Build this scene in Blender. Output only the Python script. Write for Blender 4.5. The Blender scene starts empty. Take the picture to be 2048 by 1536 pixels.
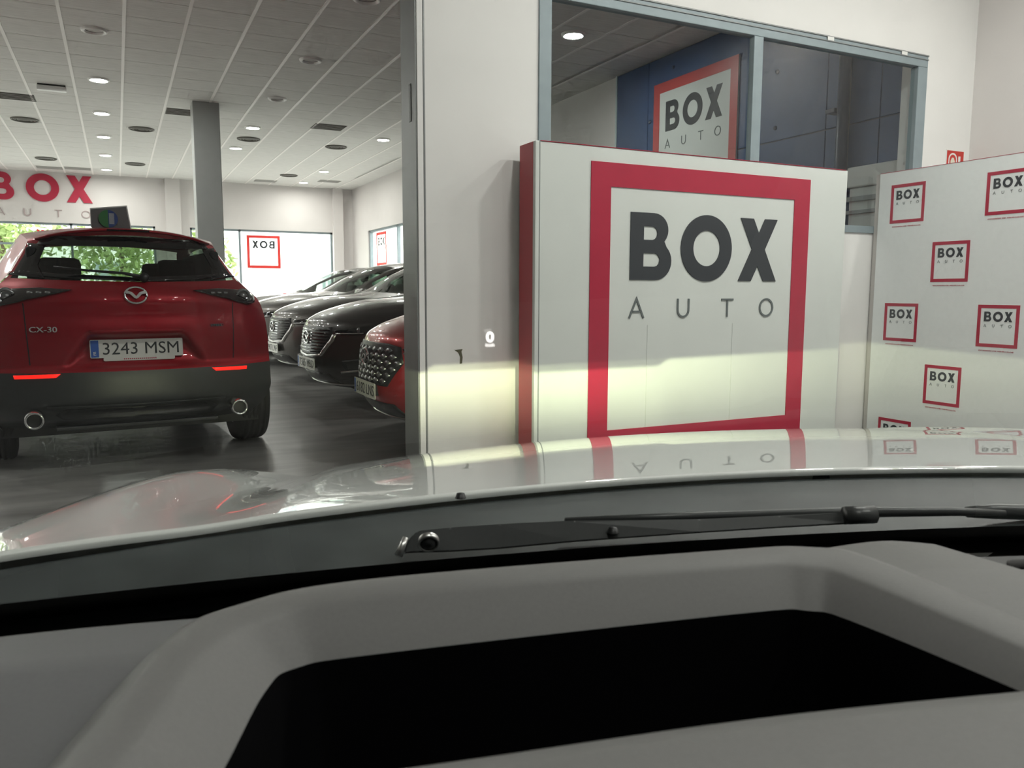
import bpy, bmesh, math, random
import numpy as np
from mathutils import Vector, Matrix
from mathutils.bvhtree import BVHTree
from mathutils.geometry import tessellate_polygon

random.seed(4)
SC = bpy.context.scene
COL = SC.collection
PI = math.pi

# ------------------------------------------------------------------ camera
EYE_Z = 1.10
F_PX = 1594.9
PITCH, ROLL, YAW = math.radians(6.646), math.radians(0.193), math.radians(26.2)
cam_d = bpy.data.cameras.new('camera')
cam = bpy.data.objects.new('camera', cam_d)
COL.objects.link(cam)
cam_d.sensor_width = 36.0
cam_d.lens = 36.0 * F_PX / 2048.0
cam_d.clip_start = 0.01
fwd = Vector((math.sin(YAW) * math.cos(PITCH), math.cos(YAW) * math.cos(PITCH), -math.sin(PITCH)))
rt0 = Vector((math.cos(YAW), -math.sin(YAW), 0))
up0 = rt0.cross(fwd)
rt = rt0 * math.cos(ROLL) + up0 * math.sin(ROLL)
up = up0 * math.cos(ROLL) - rt0 * math.sin(ROLL)
cam.matrix_world = Matrix(((rt.x, up.x, -fwd.x, 0), (rt.y, up.y, -fwd.y, 0), (rt.z, up.z, -fwd.z, EYE_Z), (0, 0, 0, 1)))
SC.camera = cam
cam_d.dof.use_dof = True
cam_d.dof.focus_distance = 4.3
cam_d.dof.aperture_fstop = cam_d.lens / 1.5

# ------------------------------------------------------------------ world and exposure
w = bpy.data.worlds.new('world')
SC.world = w
w.use_nodes = True
bg = w.node_tree.nodes['Background']
bg.inputs[0].default_value = (1.0, 0.975, 0.95, 1)
bg.inputs[1].default_value = 4.7
SC.view_settings.view_transform = 'Standard'
SC.view_settings.look = 'None'
SC.view_settings.gamma = 1.0
SC.view_settings.use_curve_mapping = False
SC.view_settings.exposure = 0.82
# light transport limits
CY = SC.cycles
CY.max_bounces = 6
CY.diffuse_bounces = 3
CY.glossy_bounces = 3
CY.transmission_bounces = 2
CY.transparent_max_bounces = 12
CY.caustics_reflective = False
CY.caustics_refractive = False
CY.use_adaptive_sampling = True
CY.adaptive_threshold = 0.08
CY.adaptive_min_samples = 14
LAMP_STRENGTH = 180.0
HEADLIGHT_W = 140.0

# ------------------------------------------------------------------ materials
MATS = {}


def mat(name, col, rough=0.5, metal=0.0, coat=0.0, noise=0.0, nscale=8.0, stretch=(1, 1, 1), bump=0.0, spec=0.5,
        emit=None, estr=0.0, col2=None, coat_rough=0.03):
    if name in MATS:
        return MATS[name]
    m = bpy.data.materials.new(name)
    m.use_nodes = True
    nt = m.node_tree
    b = nt.nodes['Principled BSDF']
    b.inputs['Base Color'].default_value = (*col, 1)
    b.inputs['Roughness'].default_value = rough
    b.inputs['Metallic'].default_value = metal
    b.inputs['Specular IOR Level'].default_value = spec
    b.inputs['Coat Weight'].default_value = coat
    b.inputs['Coat Roughness'].default_value = coat_rough
    if emit:
        b.inputs['Emission Color'].default_value = (*emit, 1)
        b.inputs['Emission Strength'].default_value = estr
    if noise > 0 or bump > 0:
        tc = nt.nodes.new('ShaderNodeTexCoord')
        mp = nt.nodes.new('ShaderNodeMapping')
        mp.inputs['Scale'].default_value = stretch
        nz = nt.nodes.new('ShaderNodeTexNoise')
        nz.inputs['Scale'].default_value = nscale
        nz.inputs['Detail'].default_value = 5
        nt.links.new(tc.outputs['Object'], mp.inputs[0])
        nt.links.new(mp.outputs[0], nz.inputs['Vector'])
        if noise > 0:
            mx = nt.nodes.new('ShaderNodeMix')
            mx.data_type = 'RGBA'
            c2 = col2 or tuple(min(1, c * (1 + noise)) for c in col)
            c1 = tuple(c * (1 - noise) for c in col)
            mx.inputs['A'].default_value = (*c1, 1)
            mx.inputs['B'].default_value = (*c2, 1)
            rp = nt.nodes.new('ShaderNodeMapRange')
            rp.inputs['From Min'].default_value = 0.3
            rp.inputs['From Max'].default_value = 0.7
            nt.links.new(nz.outputs[0], rp.inputs[0])
            nt.links.new(rp.outputs[0], mx.inputs['Factor'])
            nt.links.new(mx.outputs['Result'], b.inputs['Base Color'])
        if bump > 0:
            bp = nt.nodes.new('ShaderNodeBump')
            bp.inputs['Strength'].default_value = bump
            bp.inputs['Distance'].default_value = 0.01
            nt.links.new(nz.outputs[0], bp.inputs['Height'])
            nt.links.new(bp.outputs[0], b.inputs['Normal'])
    MATS[name] = m
    return m


def glass(name, tint, ior=1.5, rough=0.0):
    """thin glass sheet: tinted transmission plus Fresnel reflection"""
    if name in MATS:
        return MATS[name]
    m = bpy.data.materials.new(name)
    m.use_nodes = True
    nt = m.node_tree
    nt.nodes.remove(nt.nodes['Principled BSDF'])
    out = nt.nodes['Material Output']
    tr = nt.nodes.new('ShaderNodeBsdfTransparent')
    tr.inputs[0].default_value = (*tint, 1)
    gl = nt.nodes.new('ShaderNodeBsdfGlossy')
    gl.inputs['Roughness'].default_value = rough
    gl.inputs[0].default_value = (1, 1, 1, 1)
    fr = nt.nodes.new('ShaderNodeFresnel')
    ge = nt.nodes.new('ShaderNodeNewGeometry')
    io = nt.nodes.new('ShaderNodeMapRange')      # same reflectance from either side of the sheet
    io.inputs[3].default_value = ior
    io.inputs[4].default_value = 1.0 / ior
    nt.links.new(ge.outputs['Backfacing'], io.inputs[0])
    nt.links.new(io.outputs[0], fr.inputs[0])
    mx = nt.nodes.new('ShaderNodeMixShader')
    nt.links.new(fr.outputs[0], mx.inputs[0])
    nt.links.new(tr.outputs[0], mx.inputs[1])
    nt.links.new(gl.outputs[0], mx.inputs[2])
    nt.links.new(mx.outputs[0], out.inputs[0])
    MATS[name] = m
    return m


M_WALL = mat('white wall paint', (0.80, 0.79, 0.775), 0.6, noise=0.02, nscale=3, bump=0.05)
M_WALLB = mat('showroom wall paint', (0.74, 0.705, 0.69), 0.6, noise=0.02, nscale=3)
M_TILE = mat('mineral ceiling tile', (0.76, 0.745, 0.72), 0.9, noise=0.09, nscale=4, stretch=(1, 7, 1), bump=0.15)
M_BACK = mat('ceiling void', (0.30, 0.30, 0.29), 0.9)
M_TBAR = mat('ceiling grid bar', (0.95, 0.91, 0.885), 0.5)
M_FLOOR = mat('polished grey floor', (0.29, 0.29, 0.28), 0.32, noise=0.30, nscale=2.2, stretch=(0.5, 2.4, 1), bump=0.02)
M_ALU = mat('grey aluminium', (0.27, 0.325, 0.35), 0.5, 0.15, noise=0.05, nscale=12)
M_ALUL = mat('brushed jamb metal', (0.23, 0.24, 0.24), 0.45, 0.2, noise=0.08, nscale=6)
M_RED = mat('sign red', (0.42, 0.022, 0.055), 0.35, noise=0.04, nscale=6)
M_REDL = mat('wall letter red', (0.50, 0.02, 0.06), 0.5)
M_DARK = mat('sign charcoal', (0.040, 0.045, 0.052), 0.4)
M_GREYL = mat('sign thin grey lettering', (0.13, 0.15, 0.15), 0.5)
M_BOXW = mat('sign white laminate', (0.66, 0.69, 0.665), 0.30, noise=0.025, nscale=2.5)
M_BLUE = mat('navy blue cladding', (0.030, 0.075, 0.19), 0.5, noise=0.08, nscale=3)
M_NAVY = mat('dark navy metal', (0.014, 0.032, 0.075), 0.4)
M_BLACK = mat('black plastic', (0.012, 0.013, 0.014), 0.42, noise=0.1, nscale=60)
M_CLAD = mat('dark grey cladding plastic', (0.030, 0.033, 0.034), 0.42, noise=0.08, nscale=40)
M_GLOSSBLK = mat('gloss black trim', (0.006, 0.006, 0.007), 0.08, coat=0.5)
M_RUBBER = mat('tyre rubber', (0.018, 0.018, 0.018), 0.75, noise=0.1, nscale=30)
M_CHROME = mat('chrome', (0.75, 0.76, 0.77), 0.12, 1.0)
M_SILVER = mat('satin silver trim', (0.55, 0.55, 0.54), 0.3, 0.9)
M_RIM = mat('alloy rim', (0.30, 0.31, 0.32), 0.3, 0.9)
M_PLATE = mat('plate white', (0.72, 0.73, 0.68), 0.4)
M_PLATEB = mat('plate blue', (0.02, 0.10, 0.42), 0.4)
M_INK = mat('plate ink', (0.015, 0.02, 0.02), 0.5)
M_REDP = mat('soul red paint', (0.30, 0.008, 0.018), 0.38, 0.3, coat=0.5, spec=0.15, noise=0.03, nscale=500)
M_REDP2 = mat('bright red paint', (0.42, 0.012, 0.012), 0.30, 0.35, coat=1.0, noise=0.03, nscale=500)
M_BLKP = mat('black paint', (0.035, 0.033, 0.032), 0.32, 0.6, coat=1.0)
M_GRYP = mat('graphite paint', (0.095, 0.090, 0.085), 0.34, 0.6, coat=1.0)
M_GRYP2 = mat('warm grey paint', (0.15, 0.142, 0.132), 0.32, 0.5, coat=1.0)
M_WHTP = mat('white pearl paint', (0.68, 0.71, 0.685), 0.35, 0.0, coat=1.0, coat_rough=0.01, spec=0.5)
M_CABIN = mat('cabin black fabric', (0.015, 0.015, 0.016), 0.8)
M_REFL = mat('glowing red reflector', (0.75, 0.01, 0.01), 0.3, emit=(1, 0.02, 0.01), estr=0.55)  # brightness painted in as emission; the reflector is no lamp
M_TLAMP = mat('smoked tail lamp', (0.010, 0.006, 0.007), 0.10, coat=1.0)
M_LENS = mat('lamp lens', (0.28, 0.29, 0.30), 0.12, 0.6, coat=1.0)
M_CGLASS = glass('tinted car glass', (0.50, 0.57, 0.52))
M_PRIV = glass('privacy glass', (0.30, 0.36, 0.31))
M_WSGLASS = glass('car windscreen glass', (0.80, 0.86, 0.83))
M_OWNGLASS = glass('own windscreen glass', (0.93, 0.955, 0.94), 1.35)
M_PANE = glass('window pane glass', (0.80, 0.86, 0.86), 1.5)
M_EXTPANE = glass('facade glass', (0.90, 0.95, 0.93), 1.4)
M_LAMP = mat('lit lamp', (1, 1, 1), 0.5, emit=(1.0, 0.985, 0.93), estr=LAMP_STRENGTH)
M_LAMPOFF = mat('unlit lamp bowl', (0.22, 0.215, 0.20), 0.5)
M_LAMPRING = mat('lamp ring white', (0.95, 0.94, 0.92), 0.4)
M_VENT = mat('vent dark', (0.13, 0.122, 0.105), 0.6)
M_VENTL = mat('vent pale', (0.45, 0.44, 0.42), 0.6)
M_DASH = mat('dashboard soft plastic', (0.142, 0.141, 0.138), 0.62, noise=0.04, nscale=400)
M_DASHD = mat('dashboard darker plastic', (0.105, 0.107, 0.110), 0.65, noise=0.04, nscale=400)
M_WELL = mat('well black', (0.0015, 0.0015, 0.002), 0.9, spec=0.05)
M_COWL = mat('cowl plastic', (0.046, 0.054, 0.054), 0.5, noise=0.22, nscale=14, bump=0.05)
M_WIPER = mat('wiper metal black', (0.060, 0.064, 0.064), 0.38, 0.2, noise=0.05, nscale=300)
M_FRIT = mat('black ceramic band', (0.004, 0.004, 0.005), 0.5)
M_CARD = mat('roof card backlit grey', (0.17, 0.17, 0.175), 0.7)  # backlit shade of the card put into its grey
M_CARDW = mat('roof card white edge', (0.70, 0.70, 0.69), 0.6)
M_GREEN = mat('eco green', (0.03, 0.19, 0.05), 0.5)
M_ECOB = mat('eco blue', (0.02, 0.06, 0.24), 0.5)
M_ASPH = mat('outdoor paving', (0.45, 0.45, 0.43), 0.9, noise=0.1)
M_LEAF = mat('foliage', (0.27, 0.36, 0.13), 0.7, noise=0.35, nscale=3)
M_BARK = mat('bark', (0.12, 0.09, 0.06), 0.9, noise=0.2)
M_EXTW = mat('outdoor white render', (0.80, 0.80, 0.78), 0.8, noise=0.03)
M_STAIN = mat('tape scrap', (0.10, 0.095, 0.055), 0.7)
M_SAFE = mat('safety sign red', (0.55, 0.03, 0.02), 0.5)
M_WHITE = mat('white plastic', (0.78, 0.78, 0.76), 0.45)
M_HUD = mat('projected readout', (1, 1, 1), 0.5, emit=(1.0, 0.97, 0.92), estr=1.7)

# ------------------------------------------------------------------ object helpers


def link(o, parent=None):
    COL.objects.link(o)
    if parent is not None:
        o.parent = parent
    return o


def mesh_obj(name, verts, faces, m, parent=None, smooth=False, mats=None, fm=None):
    me = bpy.data.meshes.new(name)
    me.from_pydata([tuple(v) for v in verts], [], faces)
    for mm in (mats or [m]):
        me.materials.append(mm)
    if fm is not None:
        me.polygons.foreach_set('material_index', fm)
    if smooth:
        me.polygons.foreach_set('use_smooth', [True] * len(me.polygons))
    me.update()
    return link(bpy.data.objects.new(name, me), parent)


def bm_obj(name, bm, m, parent=None, smooth=False, recalc=True):
    if recalc:
        bmesh.ops.recalc_face_normals(bm, faces=bm.faces)
    me = bpy.data.meshes.new(name)
    bm.to_mesh(me)
    bm.free()
    me.materials.append(m)
    if smooth:
        me.polygons.foreach_set('use_smooth', [True] * len(me.polygons))
    return link(bpy.data.objects.new(name, me), parent)


def tag(o, label, cat, group=None):
    o['label'] = label
    o['category'] = cat
    if group:
        o['group'] = group
    return o


def struct(o, label=None, cat=None):
    o['kind'] = 'structure'
    if label:
        o['label'] = label
    if cat:
        o['category'] = cat
    return o


def thing(name, label, cat, loc=(0, 0, 0), rz=0.0, group=None):
    o = bpy.data.objects.new(name, None)
    o.empty_display_size = 0.1
    link(o)
    o.location = loc
    o.rotation_euler = (0, 0, rz)
    return tag(o, label, cat, group)


def add_box(bm, lo, hi, bevel=0.0, M=None):
    r = bmesh.ops.create_cube(bm, size=1.0)
    vs = r['verts']
    c = [(a + b) / 2 for a, b in zip(lo, hi)]
    s = [abs(b - a) for a, b in zip(lo, hi)]
    for v in vs:
        v.co = Vector((v.co.x * s[0] + c[0], v.co.y * s[1] + c[1], v.co.z * s[2] + c[2]))
    if bevel > 0:
        es = list({e for v in vs for e in v.link_edges})
        rr = bmesh.ops.bevel(bm, geom=es, offset=bevel, segments=2, affect='EDGES', profile=0.5)
        vs = list({v for f in rr['faces'] for v in f.verts} | {v for v in vs if v.is_valid})
    if M is not None:
        for v in vs:
            v.co = M @ v.co
    return vs


def box(name, lo, hi, m, parent=None, bevel=0.0, M=None):
    bm = bmesh.new()
    add_box(bm, lo, hi, bevel, M)
    return bm_obj(name, bm, m, parent)


def boxes(name, lst, m, parent=None, bevel=0.0):
    bm = bmesh.new()
    for lo, hi in lst:
        add_box(bm, lo, hi, bevel)
    return bm_obj(name, bm, m, parent)


def lathe(name, prof, m, parent=None, n=32, axis='z', loc=(0, 0, 0), smooth=True, closed=False):
    """prof: list of (radius, height)"""
    vs, fs = [], []
    k = len(prof)
    for i in range(n):
        a = 2 * PI * i / n
        for r, h in prof:
            c, s = r * math.cos(a), r * math.sin(a)
            p = {'z': (c, s, h), 'y': (c, h, s), 'x': (h, c, s)}[axis]
            vs.append((p[0] + loc[0], p[1] + loc[1], p[2] + loc[2]))
    for i in range(n):
        j = (i + 1) % n
        for q in range(k if closed else k - 1):
            q2 = (q + 1) % k
            fs.append((i * k + q, j * k + q, j * k + q2, i * k + q2))
    o = mesh_obj(name, vs, fs, m, parent, smooth)
    bm = bmesh.new()
    bm.from_mesh(o.data)
    bmesh.ops.remove_doubles(bm, verts=bm.verts, dist=1e-6)
    bmesh.ops.recalc_face_normals(bm, faces=bm.faces)
    bm.to_mesh(o.data)
    bm.free()
    return o


def tube(name, pts, r, m, parent=None, n=8, smooth=True, closed=False, flat=1.0):
    """round bar along a polyline; r may be a list"""
    pts = [Vector(p) for p in pts]
    vs, fs = [], []
    N = len(pts)
    for i, p in enumerate(pts):
        a = pts[(i - 1) % N] if (closed or i > 0) else pts[i]
        b = pts[(i + 1) % N] if (closed or i < N - 1) else pts[i]
        t = (b - a).normalized()
        up_ = Vector((0, 0, 1)) if abs(t.z) < 0.95 else Vector((1, 0, 0))
        s = t.cross(up_).normalized()
        u = s.cross(t)
        rr = r[i] if isinstance(r, (list, tuple)) else r
        for k in range(n):
            an = 2 * PI * k / n
            vs.append(p + (s * math.cos(an) + u * math.sin(an) * flat) * rr)
    for i in range(N if closed else N - 1):
        j = (i + 1) % N
        for k in range(n):
            l = (k + 1) % n
            fs.append((i * n + k, i * n + l, j * n + l, j * n + k))
    if not closed:
        fs.append(tuple(range(n))[::-1])
        fs.append(tuple((N - 1) * n + k for k in range(n)))
    return mesh_obj(name, vs, fs, m, parent, smooth)


# ------------------------------------------------------------------ lettering (flat shapes with thickness)
def shape_mesh(polys, depth, M):
    """polys: list of [outer, hole, ...] in 2D; extruded by depth towards +n of M (x right, y up, z out)"""
    V, Fc = [], []
    for loops in polys:
        l3 = [[Vector((p[0], p[1], 0)) for p in lp] for lp in loops]
        flat = [p for lp in l3 for p in lp]
        tris = tessellate_polygon(l3)
        b0 = len(V)
        V += [M @ Vector((p.x, p.y, depth)) for p in flat]
        V += [M @ Vector((p.x, p.y, 0)) for p in flat]
        n = len(flat)
        for t in tris:
            a, b, c = (flat[i] for i in t)
            cr = (b.x - a.x) * (c.y - a.y) - (b.y - a.y) * (c.x - a.x)
            tt = t if cr > 0 else (t[0], t[2], t[1])
            Fc.append(tuple(b0 + i for i in tt))
            Fc.append(tuple(b0 + n + i for i in reversed(tt)))
        off = 0
        for lp in l3:
            k = len(lp)
            for i in range(k):
                j = (i + 1) % k
                Fc.append((b0 + off + i, b0 + n + off + i, b0 + n + off + j, b0 + off + j))
            off += k
    return V, Fc


def arc(cx, cy, rx, ry, a0, a1, n=10):
    return [(cx + rx * math.cos(math.radians(a0 + (a1 - a0) * i / n)), cy + ry * math.sin(math.radians(a0 + (a1 - a0) * i / n))) for i in range(n + 1)]


def thick(pts, t, closed=False):
    """stroke a polyline into polygon loops"""
    P = [Vector((p[0], p[1])) for p in pts]
    N = len(P)
    L, R = [], []
    for i in range(N):
        a = P[i - 1] if (i > 0 or closed) else P[i]
        b = P[(i + 1) % N] if (i < N - 1 or closed) else P[i]
        d1 = (P[i] - a)
        d2 = (b - P[i])
        d1 = d1.normalized() if d1.length > 1e-9 else d2.normalized()
        d2 = d2.normalized() if d2.length > 1e-9 else d1
        n1, n2 = Vector((-d1.y, d1.x)), Vector((-d2.y, d2.x))
        nn = (n1 + n2)
        nn = nn / max(0.35, nn.dot(n1)) if nn.length > 1e-6 else n1
        L.append(P[i] + nn * t / 2)
        R.append(P[i] - nn * t / 2)
    if closed:
        return [[tuple(p) for p in L], [tuple(p) for p in R]]
    return [[tuple(p) for p in L] + [tuple(p) for p in reversed(R)]]


def glyph(ch, bold):
    """unit-height letter shapes -> (polys, advance width)"""
    if bold:
        if ch == 'B':
            out = [(0, 0), (0, 1)] + [(.42, 1)] + arc(.42, .75, .27, .25, 90, -42, 10) + arc(.47, .285, .29, .285, 48, -90, 12)
            h1 = [(.24, .60), (.24, .80), (.40, .80)] + arc(.40, .70, .09, .10, 90, -90, 6)[1:]
            h2 = [(.24, .20), (.24, .40), (.44, .40)] + arc(.44, .30, .10, .10, 90, -90, 6)[1:]
            return [[out, h1, h2]], .765
        if ch == 'O':
            return [[arc(.505, .5, .505, .515, 0, 360, 40)[:-1], arc(.505, .5, .265, .275, 0, 360, 40)[:-1]]], 1.01
        if ch == 'X':
            return [[[(0, 0), (.27, .0), (.40, .24), (.53, 0), (.81, 0), (.545, .51), (.80, 1), (.53, 1), (.41, .77), (.29, 1), (.02, 1), (.27, .51)]]], .81
    t = .105
    if ch == 'A':
        return [thick([(.03, 0), (.48, 1), (.93, 0)], t)] + [thick([(.22, .34), (.74, .34)], t * .85)], .96
    if ch == 'U':
        return [thick([(.06, 1), (.06, .40)] + arc(.42, .40, .36, .36, 180, 360, 14)[1:] + [(.78, 1)], t)], .84
    if ch == 'T':
        return [thick([(.0, .95), (.84, .95)], t), thick([(.42, .92), (.42, 0)], t)], .84
    if ch == 'O':
        return [thick(arc(.5, .5, .47, .47, 0, 360, 36)[:-1], t, True)], 1.0
    return [], .5


def place(polys, ox, oy, s, sx=None):
    sx = s if sx is None else sx
    return [[[(ox + p[0] * sx, oy + p[1] * s) for p in lp] for lp in pl] for pl in polys]


def frame_at(origin, right, upv):
    r, u = Vector(right).normalized(), Vector(upv).normalized()
    n = r.cross(u)
    M = Matrix((r, u, n)).transposed().to_4x4()
    M.translation = Vector(origin)
    return M


def poly_obj(name, polys, depth, M, m, parent=None):
    V, Fc = shape_mesh(polys, depth, M)
    return mesh_obj(name, V, Fc, m, parent)


def outline(polys, t):
    """turn filled letters into outlined ones"""
    res = []
    for pl in polys:
        for lp in pl:
            res.append(thick(lp, t, True))
    return res


FONT_CACHE = {}


def text_polys_mesh(s, size=1.0, depth=0.0):
    key = (s, depth)
    if key not in FONT_CACHE:
        cu = bpy.data.curves.new('txt', 'FONT')
        cu.body = s
        cu.align_x = 'CENTER'
        cu.align_y = 'CENTER'
        cu.extrude = depth
        cu.resolution_u = 3
        ob = bpy.data.objects.new('txt', cu)
        COL.objects.link(ob)
        dg = bpy.context.evaluated_depsgraph_get()
        me = bpy.data.meshes.new_from_object(ob.evaluated_get(dg))
        V = [v.co.copy() for v in me.vertices]
        Fc = [tuple(p.vertices) for p in me.polygons]
        bpy.data.objects.remove(ob)
        bpy.data.curves.remove(cu)
        bpy.data.meshes.remove(me)
        FONT_CACHE[key] = (V, Fc)
    return FONT_CACHE[key]


def text_obj(name, s, M, width, height, m, parent=None, depth=0.0008):
    """text fitted to width x height, centred at M's origin"""
    V, Fc = text_polys_mesh(s, 1.0, 0.02)
    xs = [v.x for v in V]
    ys = [v.y for v in V]
    cx, cy = (min(xs) + max(xs)) / 2, (min(ys) + max(ys)) / 2
    sx = width / (max(xs) - min(xs))
    sy = height / (max(ys) - min(ys))
    W = [M @ Vector(((v.x - cx) * sx, (v.y - cy) * sy, v.z / 0.02 * depth)) for v in V]
    return mesh_obj(name, W, Fc, m, parent)


for _s in ('3243 MSM', 'E', 'CX-30', 'HYBRID', 'OCASIÓN DE VEHÍCULOS', '0', 'km/h', 'ECO', '6182 LNS', '7365 MBD', '4907 LWF', '5580 MCR', '2914 LTK'):
    text_polys_mesh(_s, 1.0, 0.02)


def logo(parent, M, S, m_frame, m_box, m_auto, depth=0.003, tagline=None, frame=True, mirror=False, nest=True, prefix=''):
    """square frame with BOX / AUTO; M: x right, y up, z out, origin at lower left outer corner"""
    top = None
    if mirror:
        M = M @ Matrix.Translation((S, 0, 0)) @ Matrix.Scale(-1, 4, (1, 0, 0))
    b = .080 * S
    if frame:
        fr = [[[(0, 0), (S, 0), (S, S), (0, S)], [(b, b), (S - b, b), (S - b, S - b), (b, S - b)]]]
        top = poly_obj('logo_frame', fr, depth, M, m_frame, parent)
    H = .233 * S
    y0 = S - .16 * S - H
    px = parent if top is None or not nest else top
    h = .068 * S
    y1 = S - .527 * S
    o1 = None
    for nm, lst, bold, yy, hh, mm in (('word_lettering', (('B', .163), ('O', .381), ('X', .651)), True, y0, H, m_box),
                                      ('thin_lettering', (('A', .162), ('U', .371), ('T', .576), ('O', .763)), False, y1, h, m_auto)):
        if S > .5:
            for ch, x in lst:
                o1 = poly_obj('letter' if bold else 'thin_letter', place(glyph(ch, bold)[0], x * S, yy, hh), depth, M, mm, px)
        else:
            polys = []
            for ch, x in lst:
                polys += place(glyph(ch, bold)[0], x * S, yy, hh)
            o1 = poly_obj(nm, polys, depth, M, mm, px)
            o1['kind'] = 'stuff'
    if tagline:
        text_obj('tagline_lettering', tagline, M @ Matrix.Translation((S / 2, -.085 * S, 0)), .84 * S, .035 * S, M_RED, px, depth)
    return top or o1


# ------------------------------------------------------------------ smooth interpolation
def pchip(xs, ys, xq):
    """monotone cubic interpolation, ys (n,k)"""
    xs = np.asarray(xs, float)
    ys = np.asarray(ys, float)
    one = ys.ndim == 1
    if one:
        ys = ys[:, None]
    h = np.diff(xs)[:, None]
    d = np.diff(ys, axis=0) / h
    m = np.zeros_like(ys)
    m[0], m[-1] = d[0], d[-1]
    for i in range(1, len(xs) - 1):
        w1 = 2 * h[i] + h[i - 1]
        w2 = h[i] + 2 * h[i - 1]
        s = d[i - 1] * d[i] > 0
        with np.errstate(divide='ignore', invalid='ignore'):
            mm = (w1 + w2) / (w1 / d[i - 1] + w2 / d[i])
        m[i] = np.where(s, mm, 0)
    xq = np.asarray(xq, float)
    i = np.clip(np.searchsorted(xs, xq, side='right') - 1, 0, len(xs) - 2)
    t = ((xq - xs[i]) / (xs[i + 1] - xs[i]))[:, None]
    hh = h[i]
    r = (2 * t**3 - 3 * t**2 + 1) * ys[i] + (t**3 - 2 * t**2 + t) * hh * m[i] + (-2 * t**3 + 3 * t**2) * ys[i + 1] + (t**3 - t**2) * hh * m[i + 1]
    return r[:, 0] if one else r


def sstep(a, b, x):
    t = np.clip((x - a) / (b - a), 0, 1)
    return t * t * (3 - 2 * t)


# ================================================================== STRUCTURE
CEIL = 3.93
XL, XR, YB, YF = -9.0, 6.10, 22.70, -6.0
W1F, W1B = 4.22, 4.43      # partition wall between the bay and the showroom
JX = 1.50

o = mesh_obj('floor', [(XL, YF, 0), (XR + .2, YF, 0), (XR + .2, YB + .2, 0), (XL, YB + .2, 0)], [(0, 1, 2, 3)], M_FLOOR)
struct(o, 'dark grey polished showroom floor', 'floor')

# ceiling slab with tiles as parts
ceiling = box('ceiling', (XL, YF, CEIL + .02), (XR, YB, CEIL + .10), M_BACK)
struct(ceiling, 'tiled suspended ceiling of pale grey panels', 'ceiling')
tile_bm = bmesh.new()
add_box(tile_bm, (-.2925, -.2955, 0), (.2925, .2955, .018), 0.0)
tile_me = bpy.data.meshes.new('ceiling_tile')
tile_bm.to_mesh(tile_me)
tile_bm.free()
tile_me.materials.append(M_TILE)


def to_px(p):
    d = Vector(p) - Vector((0, 0, EYE_Z))
    z = d.dot(fwd)
    if z <= 0.05:
        return None
    return 1024 + F_PX * d.dot(rt) / z, 768 - F_PX * d.dot(up) / z, z


cells = []
ix0, ix1 = int(math.floor((XL - .2) / .6)), int(math.ceil((XR - .2) / .6))
HOLES = [(-1.26, 14.2), (1.12, 14.2), (3.45, 14.25)]
for i in range(ix0, ix1):
    for j in range(-10, 38):
        cx, cy = .2 + .6 * i + .3, .6 * j + .27
        if cx - .3 < XL or cx + .3 > XR + .31 or cy + .3 > YB + .3 or cy - .3 < YF:
            continue
        q = to_px((cx, cy, CEIL))
        vis = q is not None and -60 < q[0] < 2100 and -40 < q[1] < 420 and (q[0] < 830 or (q[0] > 1080 and q[0] < 1520))
        cells.append((0 if vis else 1, q[2] if q else 99, cx, cy))
cells.sort()
near = cells[:290]
for k, (_, _, cx, cy) in enumerate(near):
    t = bpy.data.objects.new('ceiling_tile', tile_me)
    link(t, ceiling)
    t.location = (min(cx, XR - .29), cy, CEIL)
bm = bmesh.new()
for _, _, cx, cy in cells[290:]:
    add_box(bm, (cx - .2925, cy - .2955, CEIL), (min(cx + .2925, XR), min(cy + .2955, YB), CEIL + .018))
o = bm_obj('distant_ceiling_tiles', bm, M_TILE, ceiling)
o['kind'] = 'stuff'
for i in range(ix0 + 1, ix1 + 1):
    x = .2 + .6 * i
    if XL < x < XR:
        box('ceiling_grid_bar', (x - .017, YF, CEIL - .006), (x + .017, YB, CEIL + .012), M_TBAR, ceiling)

# outer walls
o = box('wall_left', (XL - .2, YF, 0), (XL, YB, CEIL + .1), M_WALLB)
struct(o, 'plain white wall on the far left of the showroom', 'wall')
o = box('wall_rear', (XL, YF - .2, 0), (XR, YF, CEIL + .1), M_WALL)
o.data.materials[0] = mat('rear wall grey', (0.10, 0.10, 0.10), 0.7)
struct(o, 'plain grey wall behind the white car', 'wall')
WT = 2.72     # window head
# back wall with two window bands
A0, A1, B0, B1 = -8.2, 0.95, 1.78, 5.52
o = boxes('wall_back', [((XL, YB, WT), (XR + .2, YB + .2, CEIL + .1)), ((XL, YB, 0), (A0, YB + .2, WT)), ((A1, YB, 0), (B0, YB + .2, WT)),
                        ((B1, YB, 0), (XR + .2, YB + .2, WT)), ((A0, YB, 0), (A1, YB + .2, .25)), ((B0, YB, 0), (B1, YB + .2, .25))], M_WALLB)
struct(o, 'white back wall of the showroom above the street windows', 'wall')
# right wall with window
R0, R1 = 14.2, 21.16
o = boxes('wall_right', [((XR, YF, 0), (XR + .2, R0, CEIL + .1)), ((XR, R0, WT - .03), (XR + .2, R1, CEIL + .1)), ((XR, R1, 0), (XR + .2, YB, CEIL + .1)),
                         ((XR, R0, 0), (XR + .2, R1, .25))], M_WALLB)
struct(o, 'white side wall on the right running back to the corner', 'wall')
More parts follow.
